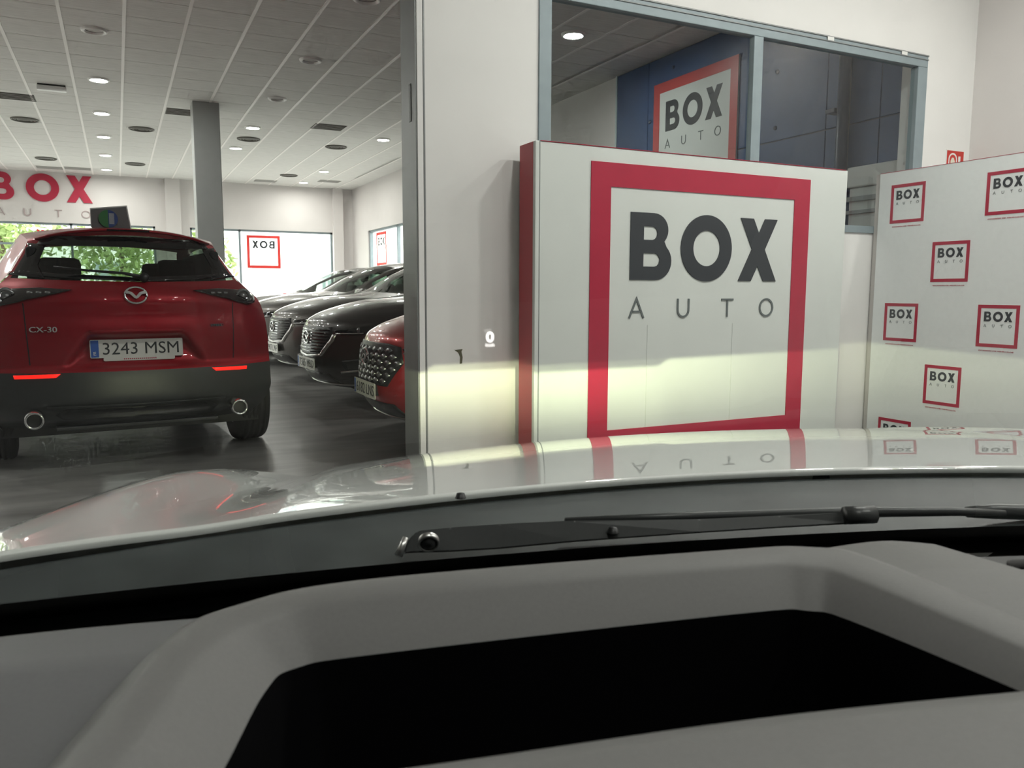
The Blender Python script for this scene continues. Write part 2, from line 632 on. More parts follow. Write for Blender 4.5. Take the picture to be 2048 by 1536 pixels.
# pilasters and pillar
o = boxes('trim_1', [((1.21, YB - .12, 0), (1.57, YB, CEIL))], M_WALLB)
struct(o, 'white pilaster on the back wall between the windows', 'pilaster')
o = boxes('trim_2', [((5.52, YB - .14, 0), (5.80, YB, CEIL))], M_WALLB)
struct(o, 'white pilaster in the far right corner', 'pilaster')
M_PIL = mat('pillar grey paint', (0.45, 0.47, 0.46), 0.55, noise=0.03)
o = box('trim_3', (1.145, 13.25, 0), (1.53, 13.63, CEIL), M_PIL, bevel=.01)
struct(o, 'grey square pillar in the middle of the showroom', 'pillar')


def facade_window(n, x0, x1, z0, z1, along, plane, mull, bars, label):
    """aluminium shopfront window: frame bars and panes as parts"""
    def P(a0, d0, zz0, a1, d1, zz1):
        if along == 'x':
            return (a0, plane + d0, zz0), (a1, plane + d1, zz1)
        return (plane + d0, a0, zz0), (plane + d1, a1, zz1)
    lo, hi = P(x0, .04, z0, x1, .12, z0 + .05)
    root = box('window_%d' % n, lo, hi, M_ALU)
    struct(root, label, 'window')
    for a0, a1, zz0, zz1 in [(x0, x1, z1 - .05, z1), (x0, x0 + .05, z0, z1), (x1 - .05, x1, z0, z1)] + [(m - .025, m + .025, z0, z1) for m in mull]:
        lo, hi = P(a0, .04, zz0, a1, .12, zz1)
        box('window_frame_bar', lo, hi, M_ALU, root)
    for bz in bars:
        lo, hi = P(x0, .05, bz - .025, x1, .11, bz + .025)
        box('window_frame_bar', lo, hi, M_ALU, root)
    edges = [x0] + list(mull) + [x1]
    for a, b in zip(edges[:-1], edges[1:]):
        lo, hi = P(a + .025, .078, z0 + .04, b - .025, .082, z1 - .04)
        if along == 'x':
            v = [(lo[0], .5 * (lo[1] + hi[1]), lo[2]), (hi[0], .5 * (lo[1] + hi[1]), lo[2]), (hi[0], .5 * (lo[1] + hi[1]), hi[2]), (lo[0], .5 * (lo[1] + hi[1]), hi[2])]
        else:
            xx = .5 * (lo[0] + hi[0])
            v = [(xx, lo[1], lo[2]), (xx, hi[1], lo[2]), (xx, hi[1], hi[2]), (xx, lo[1], hi[2])]
        mesh_obj('window_pane', v, [(0, 1, 2, 3)], M_EXTPANE, root)
    return root


win_a = facade_window(1, A0, A1, .25, WT, 'x', YB, [-6.4, -4.6, -2.8, -.95], [2.20], 'long street window in the back wall behind the red crossover')
win_b = facade_window(2, B0, B1, .25, WT, 'x', YB, [3.02], [], 'street window in the back wall right of the grey pillar')
win_c = facade_window(3, R0, R1, .25, WT - .03, 'y', XR, [16.4, 18.8], [], 'street window in the right side wall above the parked cars')

# vinyl lettering stuck to the panes, read from the street (mirrored here)
def vinyl(parent, x_right_from_inside, z0, h, label):
    M = frame_at((x_right_from_inside, YB + .07, z0), (-1, 0, 0), (0, 0, 1))
    # letters face the street: x runs right to left as seen from inside
    for ch, x in (('B', 0), ('O', .95), ('X', 2.15)):
        poly_obj('vinyl_letter', place(glyph(ch, True)[0], x * h, 0, h), .002, M, M_VRED, parent)


M_VRED = mat('vinyl red translucent', (0.85, 0.04, 0.03), 0.5, emit=(1, .03, .02), estr=0.0)
vinyl(win_a, -1.05, 2.33, .22, '')
Mv = frame_at((4.08, YB + .068, 1.70), (-1, 0, 0), (0, 0, 1))
logo(win_b, Mv, .88, M_VRED, M_DARK, M_GREYL, .002, nest=False)
Mv = frame_at((XR + .07, 20.62, 1.75), (0, -1, 0), (0, 0, 1))
logo(win_c, Mv @ Matrix.Translation((0, 0, 0)), .85, M_VRED, M_DARK, M_GREYL, .002, nest=False)

# partition wall with a window opening
WX0, WX1, WZ0, WZ1 = 2.238, 5.543, 1.535, 2.857
o = boxes('wall_partition', [((JX, W1F, 0), (WX0, W1B, CEIL + .05)), ((WX1, W1F, 0), (XR, W1B, CEIL + .05)),
                             ((WX0, W1F, 0), (WX1, W1B, WZ0)), ((WX0, W1F, WZ1), (WX1, W1B, CEIL + .05))], M_WALL)
struct(o, 'white partition wall behind the box sign', 'wall')
part_wall = o
# little scrap of old tape
M = frame_at((1.738, W1F, .735), (1, 0, 0), (0, 0, 1))
poly_obj('tape_scrap', [[[(-.028, .03), (.022, .034), (.014, .02), (.022, -.012), (.018, -.048), (.004, -.05), (.006, -.01), (-.006, .015)]]], .0015, M, M_STAIN, part_wall)

# jamb
jamb = boxes('trim_4', [((JX - .012, W1F - .006, 0), (JX, W1B + .02, CEIL))], M_ALUL)
struct(jamb, 'grey metal jamb on the free end of the partition', 'jamb')
box('jamb_cover_strip', (JX - .004, W1F - .012, 0), (JX + .030, W1F, CEIL), M_WALL, jamb, bevel=.003)
box('jamb_edge_bead', (JX + .033, W1F - .008, 0), (JX + .043, W1F, CEIL), M_ALUL, jamb, bevel=.002)
box('jamb_latch', (JX - .016, W1F + .06, 2.02), (JX - .012, W1F + .09, 2.22), M_BLACK, jamb)

# interior window
fr = .082
FD = W1F + .055      # back of the frame profiles
w4 = box('window_4', (WX0, W1F - .012, WZ0), (WX1, FD, WZ0 + .05), M_ALU)
struct(w4, 'grey framed interior window in the partition above the box sign', 'window')
for lo, hi in [((WX0, W1F - .012, WZ1 - fr), (WX1, FD, WZ1)), ((WX0, W1F - .012, WZ0 + .05), (WX0 + fr, FD, WZ1 - fr)),
               ((WX1 - fr - .02, W1F - .012, WZ0 + .05), (WX1, FD, WZ1 - fr)), ((3.84, W1F - .012, WZ0 + .05), (3.92, FD - .02, WZ1 - fr))]:
    box('window_frame_bar', lo, hi, M_ALU, w4, bevel=.004)
for lo, hi in [((WX0, W1F - .018, WZ1 - .030), (WX1, W1F - .012, WZ1 - .024)), ((WX0, W1F - .018, WZ1 - .002), (WX1, W1F - .012, WZ1 + .006))]:
    box('frame_bead', lo, hi, M_ALUL, w4)
for a, b in ((WX0 + fr, 3.84), (3.92, WX1 - fr - .02)):
    yy = W1F + .02
    mesh_obj('window_pane', [(a, yy, WZ0 + .05), (b, yy, WZ0 + .05), (b, yy, WZ1 - fr), (a, yy, WZ1 - fr)], [(0, 1, 2, 3)], M_PANE, w4)
for x, zz in ((4.52, WZ1 - .012), (5.27, WZ1 - .012)):
    box('tape_patch', (x - .03, W1F - .0205, zz - .012), (x + .03, W1F - .0185, zz + .012), M_WHITE, w4)

# blue cladding on the right wall with panel joints, seen through the window
YBL0, YBL1 = W1B + .05, 9.20
blue = box('trim_5', (XR - .02, YBL0, 0), (XR - .012, YBL1, CEIL - .005), M_NAVY)
struct(blue, 'blue clad stretch of the right wall seen through the interior window', 'cladding')
ys = [YBL0, 5.05, 5.65, 6.60, 8.50, YBL1]
zs = [0, 1.30, 2.62, CEIL - .01]
for a, b in zip(ys[:-1], ys[1:]):
    for c, d in zip(zs[:-1], zs[1:]):
        if a > 5.6:
            c2, d2 = c, d
        box('cladding_panel', (XR - .034, a + .006, c + .006), (XR - .02, b - .006, d - .006), M_BLUE, blue, bevel=.003)
for y, zz in ((8.0, 3.75), (8.45, 3.2), (8.45, 2.6), (6.3, 3.30), (6.3, 2.75), (6.28, 2.2), (6.68, 3.70)):
    lathe('fixing_stud', [(0.0, -.014), (.018, -.012), (.022, 0)], M_NAVY, blue, 12, 'x', (XR - .034, y, zz))
M_EDGE = mat('cladding edge strip', (0.55, 0.66, 0.68), 0.4)
box('cladding_edge', (XR - .04, YBL1, 0), (XR, YBL1 + .03, CEIL - .005), M_EDGE, blue)

# ================================================================== THINGS ON WALLS
def wall_word(root, letters, ox, oz, h, pitch_list, M0, m, depth, outl=None, bold=True):
    for ch, x in zip(letters, pitch_list):
        g, a = glyph(ch, bold)
        if outl:
            g = outline(g, outl)
        poly_obj('letter', place(g, ox + x, oz, h), depth, M0, m, root)


# BOX AUTO on the back wall
ws = thing('wall_sign', 'large red BOX lettering over thin AUTO letters on the back wall', 'sign', (-1.4, YB, 3.2))
M0 = frame_at((-1.4, -0 + 0, 0), (1, 0, 0), (0, 0, 1))
M0 = frame_at((0, -.001, 0), (1, 0, 0), (0, 0, 1))
g, _ = glyph('B', True)
h = .60
for ch, x0 in (('B', -2.62), ('O', -1.85), ('X', -1.00)):
    g, a = glyph(ch, True)
    poly_obj('letter', place(g, x0 + 1.4, 3.225 - 3.2, .645, .69), .03, M0, M_REDL, ws)
M_OUTL = mat('outline letter metal', (0.50, 0.40, 0.40), 0.4)
for ch, x0 in (('A', -2.50), ('U', -1.93), ('T', -1.28), ('O', -.70)):
    g, a = glyph(ch, False)
    poly_obj('thin_letter', place(g, x0 + 1.4, 2.86 - 3.2, .175, .19), .02, M0, M_OUTL, ws)

# sign on blue cladding
bs = thing('hanging_sign', 'white BOX AUTO sign with red frame on the blue wall behind glass', 'sign', (XR - .034, 7.6, 2.86))
S = 1.50
Ms = frame_at((-.02, .75, -.75), (0, -1, 0), (0, 0, 1))
bk = box('sign_board', (-.02, -.75, -.75), (0, .75, .75), M_BOXW, bs)
logo(bs, Ms, S, mat('faded sign red', (0.50, 0.06, 0.06), .4), M_DARK, M_GREYL, .003, nest=False)

# navy pipe with brackets
pp = thing('wall_pipe', 'dark navy vertical pipe with brackets on the blue wall', 'pipe', (XR - .09, 5.40, 0))
lathe('pipe', [(.0, 0), (.055, 0), (.055, CEIL - .01), (.0, CEIL - .01)], M_NAVY, pp, 16)
for zz in (2.20, 2.75, 3.35):
    box('bracket', (-.07, .04, zz - .02), (.056, .15, zz + .02), M_NAVY, pp, bevel=.006)

# made-up locker standing in for an unclear pale shape behind the glass
lk = thing('made_up_locker', 'made-up pale grey locker standing in for an unclear shape behind glass', 'locker', (XR - .13, 4.84, 0))
box('locker_body', (-.06, -.36, 0), (.09, .36, 2.02), mat('pale locker', (.50, .53, .51), .45), lk, bevel=.01)
box('locker_cornice', (-.08, -.38, 2.02), (.09, .38, 2.20), mat('pale locker light', (.60, .62, .60), .45), lk, bevel=.012)
box('locker_ledge', (-.085, -.38, 1.90), (-.06, .38, 1.94), mat('locker ledge', (.25, .27, .27), .45), lk)
box('locker_ledge', (-.085, -.38, 1.79), (-.06, .38, 1.82), mat('locker ledge', (.25, .27, .27), .45), lk)
for sgn in (-1, 1):
    box('locker_door', (-.072, .005 if sgn > 0 else -.34, .08), (-.06, .34 if sgn > 0 else -.005, 1.76), mat('pale locker', (.5, .53, .51), .45), lk, bevel=.004)

# fire extinguisher sign
fs = thing('extinguisher_sign', 'small red fire extinguisher sign on the white partition by the corner', 'sign', (5.93, W1F, 2.10))
box('sign_plate', (-.105, -.004, -.105), (.105, 0, .105), M_WHITE, fs)
box('red_field', (-.098, -.006, -.098), (.098, -.004, .098), M_SAFE, fs)
Mx = frame_at((0, -.006, 0), (1, 0, 0), (0, 0, 1))
poly_obj('pictogram', [thick([(-.075, -.08), (-.075, .03)] + arc(-.03, .03, .045, .045, 180, 0, 10)[1:] + [(.015, -.0)], .012)], .001, Mx, M_WHITE, fs)
poly_obj('pictogram', [[[(-.055, -.08), (-.005, -.08), (-.005, .02), (-.02, .045), (-.04, .045), (-.055, .02)]]], .001, Mx, mat('sign cream', (.75, .72, .6), .5), fs)
poly_obj('pictogram', [[[(.035, -.05), (.06, -.05), (.06, .06), (.035, .06)]]], .001, Mx, M_WHITE, fs)

# ================================================================== BOX SIGN
BX0, BX1, BY0, BY1, BZ = 2.100, 4.482, 3.96, 4.155, 1.918
bsn = thing('box_sign', 'large white box sign with red frame and BOX AUTO lettering on the bay floor', 'sign', (BX0, BY0, 0))
W_ = BX1 - BX0
box('sign_body', (.004, .004, 0), (W_, BY1 - BY0, BZ), M_BOXW, bsn, bevel=.003)
box('side_panel', (-.012, .030, 0), (.004, BY1 - BY0, BZ), mat('side panel red', (.44, .045, .06), .35), bsn, bevel=.002)
box('corner_profile', (-.014, -.002, 0), (.012, .028, BZ), M_BOXW, bsn, bevel=.004)
box('corner_groove', (.0125, -.0015, 0), (.017, .006, BZ - .002), mat('groove grey', (.28, .31, .30), .5), bsn)
box('red_top_edge', (.02, .0, BZ), (W_ - .02, .012, BZ + .003), M_RED, bsn)
Mb = frame_at((2.445 - BX0, .0035, .140), (1, 0, 0), (0, 0, 1))
logo(bsn, Mb, 1.695, M_RED, M_DARK, M_GREYL, .005, nest=False)
for x in (.76, 1.42):
    box('panel_joint', (x - .001, .002, .02), (x + .001, .0045, .90), mat('joint grey', (.64, .665, .64), .5), bsn)

# ================================================================== LOGO BACKDROP
PX = 5.05
pc = thing('logo_backdrop', 'freestanding pale backdrop printed with rows of small BOX AUTO logos', 'backdrop', (PX, 4.17, 0))
PH = 1.958
M_PC = mat('backdrop fabric', (0.80, 0.83, 0.83), 0.7, noise=0.02, nscale=30)
LEN = 3.2
box('printed_panel', (0, -LEN, 0.02), (.05, .0, PH), M_PC, pc)
box('back_edge', (.004, 0, 0.02), (.05, .035, PH), mat('backdrop edge', (.50, .48, .46), .6), pc)
box('top_edge_print', (-.001, -LEN, PH), (.006, 0, PH + .003), M_RED, pc)
for y in (-.1, -LEN + .1):
    box('foot', (-.02, y - .03, 0), (.30, y + .03, .02), M_ALU, pc)
LS = .272
for r in range(5):
    zt = 1.865 - .4215 * r
    off = 0 if r % 2 == 0 else .3535
    for c in range(4):
        y = 4.068 - off - .711 * c     # left edge of the logo as seen (farther end)
        if y - LS < 4.17 - LEN + .05:
            continue
        q = to_px((PX, y - LS / 2, zt - LS / 2))
        if q is None or q[0] > 2300:
            continue
        Ml = frame_at((-.0002, y - 4.17, zt - LS), (0, -1, 0), (0, 0, 1))
        logo(pc, Ml, LS, M_RED, M_DARK, M_GREYL, .0015, tagline='OCASIÓN DE VEHÍCULOS' if zt - LS > .1 else None)

# ================================================================== CEILING FIXTURES
def downlight(x, y, on, label, group):
    t = thing('ceiling_downlight', label, 'downlight', (x, y, CEIL), 0, group)
    lathe('trim_ring', [(.096, .0), (.100, -.022), (.118, -.028), (.134, -.018), (.138, .0)], M_LAMPRING, t, 28)
    if on:
        lathe('lamp_disc', [(.0, -.020), (.102, -.020)], M_LAMP, t, 12)
    else:
        lathe('lamp_bowl', [(.0, .010), (.07, .008), (.10, -.004)], M_LAMPOFF, t, 28)
    return t


G1 = 'recessed ceiling downlights'
ordn = ['nearest', 'second', 'third', 'fourth', 'farthest']
for k, y in enumerate((12.51, 14.80, 17.0, 19.27, 21.54)):
    downlight(-.09, y, True, '%s lit ceiling downlight of the row above the red crossover' % ordn[k], G1)
downlight(-.09, 10.22, False, 'unlit ceiling downlight nearest above the red crossover, left of the others', G1)
downlight(2.28, 10.30, False, 'unlit ceiling downlight right of the pillar, the larger lower-left pair mate nearest', G1)['label'] = 'unlit ceiling downlight, middle one of the three beside the partition jamb'
downlight(2.27, 12.54, False, 'unlit ceiling downlight just up and right of the grey pillar head', G1)
downlight(2.32, 7.95, False, 'unlit ceiling downlight cut by the top edge next to the jamb', G1)
downlight(2.26, 14.88, True, 'lit ceiling downlight, upper one of the pair right of the grey pillar', G1)
downlight(2.26, 17.13, True, 'lit ceiling downlight, lower one of the pair right of the grey pillar', G1)
downlight(4.62, 14.91, True, 'lit ceiling downlight close to the partition jamb', G1)
downlight(4.56, 19.47, True, 'lit ceiling downlight above the far right corner, the upper of two', G1)
downlight(4.53, 21.66, True, 'lit ceiling downlight above the far right corner, the lower of two', G1)
downlight(4.67, 7.98, True, 'lit ceiling downlight seen through the interior window', G1)
ORD = ['first', 'second', 'third', 'fourth', 'fifth', 'sixth', 'seventh']
for ci, x in enumerate((-.09, 2.3, 3.5, 4.65, 5.55)):  # unseen lamps added to brighten the bay, sign and backdrop
    for ri, y in enumerate((2.3, -0.8, -3.0, -5.0)):
        if (ci == 0 and ri == 0) or ri > 1 or (ci == 4 and ri == 1):
            continue
        downlight(x, y, True, 'added unseen ceiling downlight over the white car, %s row from the partition, %s from the left' % (ORD[ri], ORD[ci]), 'added unseen downlights over the bay')
for ci, x in enumerate((-2.45, -4.8, -7.2)):  # out-of-view lamps added to light the showroom
    for ri, y in enumerate((7.95, 10.22, 12.51, 14.80, 17.0, 19.27, 21.54)):
        if x < -3 or y < 15.0:
            downlight(x, y, True, 'added unseen ceiling downlight left of the red crossover, %s column leftwards, %s row from the camera' % (ORD[ci], ORD[ri]), 'added unseen downlights over the left showroom')


def vent(x, y, wx, wy, m, label, group):
    t = thing('ceiling_vent', label, 'vent', (x, y, CEIL), 0, group)
    box('vent_back', (-wx / 2, -wy / 2, -.004), (wx / 2, wy / 2, 0), m, t)
    n = 5
    for k in range(n):
        yy = -wy / 2 + wy * (k + .5) / n
        box('vent_slat', (-wx / 2 + .01, yy - .018, -.012), (wx / 2 - .01, yy + .012, -.004), m, t)
    return t


vent(-1.26, 14.18, .60, .46, M_VENT, 'dark rectangular ceiling vent at the left edge', 'rectangular ceiling vents')
vent(1.12, 14.18, .58, .48, M_VENT, 'dark rectangular ceiling vent beside the grey pillar head', 'rectangular ceiling vents')
vent(3.44, 14.27, .54, .48, M_VENT, 'dark rectangular ceiling vent right of the lit downlight pair', 'rectangular ceiling vents')
for x, y, l in ((-1.28, 21.9, 'pale ceiling vent above the B of the wall lettering'), (-.70, 21.75, 'pale ceiling vent above the wall lettering, right one'),
                (3.60, 21.9, 'pale ceiling vent at the far end right of the pillar'), (5.10, 21.2, 'pale ceiling vent by the far right corner')):
    vent(x, y, .55, .40, M_VENTL, l, 'pale ceiling vents')


def diffuser(x, y, label):
    t = thing('air_diffuser', label, 'air diffuser', (x, y, CEIL), 0, 'round ceiling air diffusers')
    lathe('diffuser_plate', [(.0, -.003), (.24, -.003), (.25, 0)], M_TILE, t, 28)
    for r in (.05, .10, .15, .20):
        lathe('diffuser_ring', [(r - .016, -.003), (r - .012, -.028), (r + .010, -.020), (r + .012, -.003)], M_VENT, t, 28)
    lathe('diffuser_core', [(0, -.03), (.03, -.028), (.035, -.003)], M_VENT, t, 20)


for x, y, l in ((-1.25, 15.94, 'dark round air diffuser nearest the left edge of the ceiling'), (.52, 15.91, 'dark round air diffuser left of the grey pillar, nearer row'),
                (2.35, 16.02, 'dark round air diffuser between the two lit downlights right of the pillar'), (4.02, 16.09, 'dark round air diffuser below the rightmost rectangular vent'),
                (-1.25, 20.37, 'dark round air diffuser in the far row above the BOX lettering'), (.50, 20.31, 'dark round air diffuser in the far row left of the pillar'),
                (3.94, 20.53, 'dark round air diffuser in the far row right of the pillar')):
    diffuser(x, y, l)
em = thing('emergency_light', 'small white rectangular emergency light on the ceiling at left', 'light', (-.685, 13.17, CEIL))
box('light_base', (-.17, -.05, -.02), (.17, .05, 0), M_BLACK, em)
box('light_cover', (-.18, -.06, -.085), (.18, .03, -.02), mat('emergency cover', (.95, .95, .94), .4), em, bevel=.008)

# ================================================================== CARS
def patch_mesh(bvh, loops, sgn, off, thick_, maxlen=.045, depth_back=None):
    """polygon in (x,z) pressed on the body along y. sgn=-1: seen from behind, +1: seen from the front"""
    l3 = [[Vector((p[0], p[1], 0)) for p in lp] for lp in loops]
    flat = [p for lp in l3 for p in lp]
    tris = tessellate_polygon(l3)
    bm = bmesh.new()
    vs = [bm.verts.new(p) for p in flat]
    for t in tris:
        try:
            bm.faces.new([vs[i] for i in t])
        except ValueError:
            pass
    for _ in range(4):
        es = [e for e in bm.edges if e.calc_length() > maxlen]
        if not es:
            break
        bmesh.ops.subdivide_edges(bm, edges=es, cuts=1)
        bmesh.ops.triangulate(bm, faces=[f for f in bm.faces if len(f.verts) > 3])
    lastd = None
    pos = {}
    for v in bm.verts:
        x, z = v.co.x, v.co.y
        hit = bvh.ray_cast(Vector((x, sgn * 6.0, z)), Vector((0, -sgn, 0)))
        pos[v] = hit[0].y if hit[0] is not None else None
    good = [p for p in pos.values() if p is not None]
    dflt = (min(good) if sgn > 0 else max(good)) if good else sgn * 2.0
    bed = [e for e in bm.edges if len(e.link_faces) == 1]
    for v in bm.verts:
        y = pos[v] if pos[v] is not None else dflt
        v.co = Vector((v.co.x, y + sgn * (off + thick_), v.co.y))
    r = bmesh.ops.extrude_edge_only(bm, edges=bed)
    for v in [g for g in r['geom'] if isinstance(g, bmesh.types.BMVert)]:
        v.co.y -= sgn * (thick_ + off + .004)
    return bm


def rot2(pts, cx, cz, a):
    c, s = math.cos(a), math.sin(a)
    return [(cx + (x - cx) * c - (z - cz) * s, cz + (x - cx) * s + (z - cz) * c) for x, z in pts]


def plate(parent, M, txt, holder=False, wd=.52, ht=.11):
    r = .008
    def rr(x0, y0, x1, y1):
        return arc(x1 - r, y1 - r, r, r, 0, 90, 3) + arc(x0 + r, y1 - r, r, r, 90, 180, 3) + arc(x0 + r, y0 + r, r, r, 180, 270, 3) + arc(x1 - r, y0 + r, r, r, 270, 360, 3)
    p = poly_obj('number_plate', [[rr(-wd / 2, -ht / 2, wd / 2, ht / 2)]], .006, M, M_PLATE, parent)
    poly_obj('plate_band', [[[(-wd / 2 + .004, -ht / 2 + .004), (-wd / 2 + .047, -ht / 2 + .004), (-wd / 2 + .047, ht / 2 - .004), (-wd / 2 + .004, ht / 2 - .004)]]], .0012, M @ Matrix.Translation((0, 0, .006)), M_PLATEB, p)
    text_obj('plate_lettering', txt, M @ Matrix.Translation((.022, 0, .0065)), wd * .82, ht * .66, M_INK, p, .0012)
    text_obj('plate_country_letter', 'E', M @ Matrix.Translation((-wd / 2 + .025, -.028, .0075)), .014, .022, M_PLATE, p, .0008)
    if holder:
        poly_obj('plate_holder', [[rr(-.19, -ht / 2 - .020, .21, -ht / 2 + .002)]], .010, M, M_PLATE, parent)
        poly_obj('holder_lettering', [[[(-.08 + .011 * k, -ht / 2 - .013), (-.073 + .011 * k, -ht / 2 - .013), (-.073 + .011 * k, -ht / 2 - .006), (-.08 + .011 * k, -ht / 2 - .006)]] for k in range(17)], .0006, M @ Matrix.Translation((0, 0, .010)), M_RED, parent)
    return p


def wheel(parent, x, y, r=.335, wdt=.225, detail=True):
    """x outer side sign decides the rim side"""
    s = 1 if x > 0 else -1
    h = wdt / 2
    prof = [(r * .62, -h * .95), (r * .80, -h * 1.02), (r * .95, -h * .92), (r * .99, -h * .74)]
    for g in (-.52, -.18, .18, .52):
        prof += [(r, h * (g - .10)), (r - .008, h * (g - .08)), (r - .008, h * (g + .05)), (r, h * (g + .07))]
    prof += [(r * .99, h * .74), (r * .95, h * .92), (r * .80, h * 1.02), (r * .62, h * .95)]
    t = lathe('tyre', prof, M_RUBBER, parent, 40, 'x', (x, y, r))
    rim = lathe('rim', [(r * .62, -h * .9), (r * .60, h * .2 * s), (r * .20, h * .45 * s), (0.0, h * .5 * s)], M_RIM, t, 32, 'x', (x, y, r))
    for k in range(5):
        a = 2 * PI * k / 5 + .3
        d = Vector((0, math.cos(a), math.sin(a)))
        c = Vector((x + s * h * .72, y, r))
        tube('spoke', [c + d * .04, c + d * r * .60], [.034, .022], M_RIM, rim, 6)
    return t


def build_car(root, P, paint):
    """grid body: ribbon (front, bonnet, roof, rear) and two sides"""
    st = np.array(P['st'], float)            # yc zc xe ye ze
    n = len(st)
    sub = P.get('sub', 6)
    uq = []
    for i in range(n - 1):
        k = P.get('subs', {}).get(i, sub)
        uq += [i + j / k for j in range(k)]
    uq.append(n - 1)
    uq = np.array(uq)
    D = pchip(np.arange(n), st, uq)
    vv = np.array(P.get('v', [0, .1, .2, .3, .4, .5, .6, .7, .78, .86, .93, .97, 1.0]))
    vfull = np.concatenate([-vv[:0:-1], vv])
    av = np.abs(vfull)
    p, q = P.get('p', 2.7), P.get('q', 2.2)
    X = D[:, 2:3] * vfull[None]
    Y = D[:, 0:1] + (D[:, 3:4] - D[:, 0:1]) * av[None]**p
    Z = D[:, 1:2] + (D[:, 4:5] - D[:, 1:2]) * av[None]**q
    if 'disp' in P:
        X, Y, Z = P['disp'](uq[:, None] + 0 * X, X, Y, Z)
    nu, nv = X.shape

    def ribbon(name, u0, u1, v1, m, inv=False, v0=None):
        iu = [i for i in range(nu) if u0 - 1e-6 <= uq[i] <= u1 + 1e-6]
        if inv:
            sets = [[j for j in range(nv) if vfull[j] <= -v1 + 1e-6], [j for j in range(nv) if vfull[j] >= v1 - 1e-6]]
        else:
            sets = [[j for j in range(nv) if av[j] <= v1 + 1e-6]]
        V, Fc = [], []
        for js in sets:
            b0 = len(V)
            for i in iu:
                for j in js:
                    V.append((X[i, j], Y[i, j], Z[i, j]))
            k = len(js)
            for a in range(len(iu) - 1):
                for b in range(k - 1):
                    Fc.append((b0 + a * k + b, b0 + a * k + b + 1, b0 + (a + 1) * k + b + 1, b0 + (a + 1) * k + b))
        return V, Fc

    iF, iR = P['iF'], P['iR']
    zb, zsill = P['belt'], P['sill']
    tp = [i for i in range(nu) if iF - 1e-6 <= uq[i] <= iR + 1e-6]
    fr_ = [i for i in range(nu) if uq[i] <= iF + 1e-6]
    rr_ = [i for i in range(nu) if uq[i] >= iR - 1e-6]
    jE = nv - 1
    Fz, Fy, Fx = Z[fr_, jE], Y[fr_, jE], X[fr_, jE]
    o1 = np.argsort(Fz)
    Rz, Ry, Rx = Z[rr_, jE], Y[rr_, jE], X[rr_, jE]
    o2 = np.argsort(Rz)
    Ty, Tz, Tx = Y[tp, jE], Z[tp, jE], X[tp, jE]
    wz = np.array(P['w'])                       # (z, halfwidth)
    rows_low = P.get('rows', [0, .12, .25, .38, .5, .62, .74, .86, 1.0])
    rows_hi = [.08, .25, .5, .75, .88, 1.0]
    cols = []
    for k in range(len(tp)):
        ty, tz, tx = Ty[k], Tz[k], Tx[k]
        zbb = min(zb, tz - .06)
        zz = [zsill + (zbb - zsill) * r for r in rows_low] + [zbb + (tz - zbb) * r for r in rows_hi]
        dF, dR = Ty[0] - ty, ty - Ty[-1]
        aF = max(0.0, 1 - dF / .55)**2.2
        aR = max(0.0, 1 - dR / P.get('rblend', .55))**2.2
        col_ = []
        for q_, z in enumerate(zz):
            wv = np.interp(z, wz[:, 0], wz[:, 1])
            wb = np.interp(zbb, wz[:, 0], wz[:, 1])
            fx, fy = np.interp(z, Fz[o1], Fx[o1]), np.interp(z, Fz[o1], Fy[o1])
            rx, ry = np.interp(z, Rz[o2], Rx[o2]), np.interp(z, Rz[o2], Ry[o2])
            if z <= zbb:
                x = wv
            else:
                tt = (z - zbb) / (tz - zbb)
                x = wb + (tx - wb) * tt**1.15
            x = x * (1 - aF) + fx * aF
            x = x * (1 - aR) + rx * aR
            y = ty + max(0.0, 1 - dF / .6)**1.5 * (fy - Fy[o1][-1]) + max(0.0, 1 - dR / .6)**1.5 * (ry - Ry[o2][-1])
            col_.append((x, y, z))
        cols.append(col_)
    cols = np.array(cols)
    nr = cols.shape[1]
    nlow = len(rows_low)

    def side(test):
        V, Fc = [], []
        for s in (1, -1):
            idx = {}
            for a in range(len(cols) - 1):
                for b in range(nr - 1):
                    c = (cols[a, b] + cols[a + 1, b] + cols[a, b + 1] + cols[a + 1, b + 1]) / 4
                    if not test(a, b, c):
                        continue
                    f = []
                    for (i, j) in ((a, b), (a, b + 1), (a + 1, b + 1), (a + 1, b)):
                        if (i, j) not in idx:
                            idx[(i, j)] = len(V)
                            pt = cols[i, j]
                            V.append((pt[0] * s, pt[1], pt[2]))
                        f.append(idx[(i, j)])
                    Fc.append(tuple(f if s > 0 else f[::-1]))
        return V, Fc

    ya, yr, rw = P['axf'], P['axr'], P.get('arch', .375)

    def arch(c):
        return (c[1] - ya)**2 + (c[2] - .33)**2 < rw**2 or (c[1] - yr)**2 + (c[2] - .33)**2 < rw**2

    def isglass(a, b, c):
        return nlow <= b <= nlow + 3 and (cols[a, -1][2] - zb) > .14 and (cols[a + 1, -1][2] - zb) > .14 and c[1] > P['qglass']

    def islow(a, b, c):
        return c[2] < P['cladz'] or (c[1] < P.get('rclad', -9) and c[2] < P['rcladz'] and b < nlow)

    def merge(*ms):
        V, Fc = [], []
        for v, f in ms:
            b0 = len(V)
            V += v
            Fc += [tuple(i + b0 for i in ff) for ff in f]
        return V, Fc

    def emit(name, vf, m, smooth=True):
        if not vf[1]:
            return None
        ob = mesh_obj(name, vf[0], vf[1], m, root, smooth)
        bm = bmesh.new()
        bm.from_mesh(ob.data)
        bmesh.ops.remove_doubles(bm, verts=bm.verts, dist=1e-5)
        bmesh.ops.recalc_face_normals(bm, faces=bm.faces)
        bm.to_mesh(ob.data)
        bm.free()
        return ob

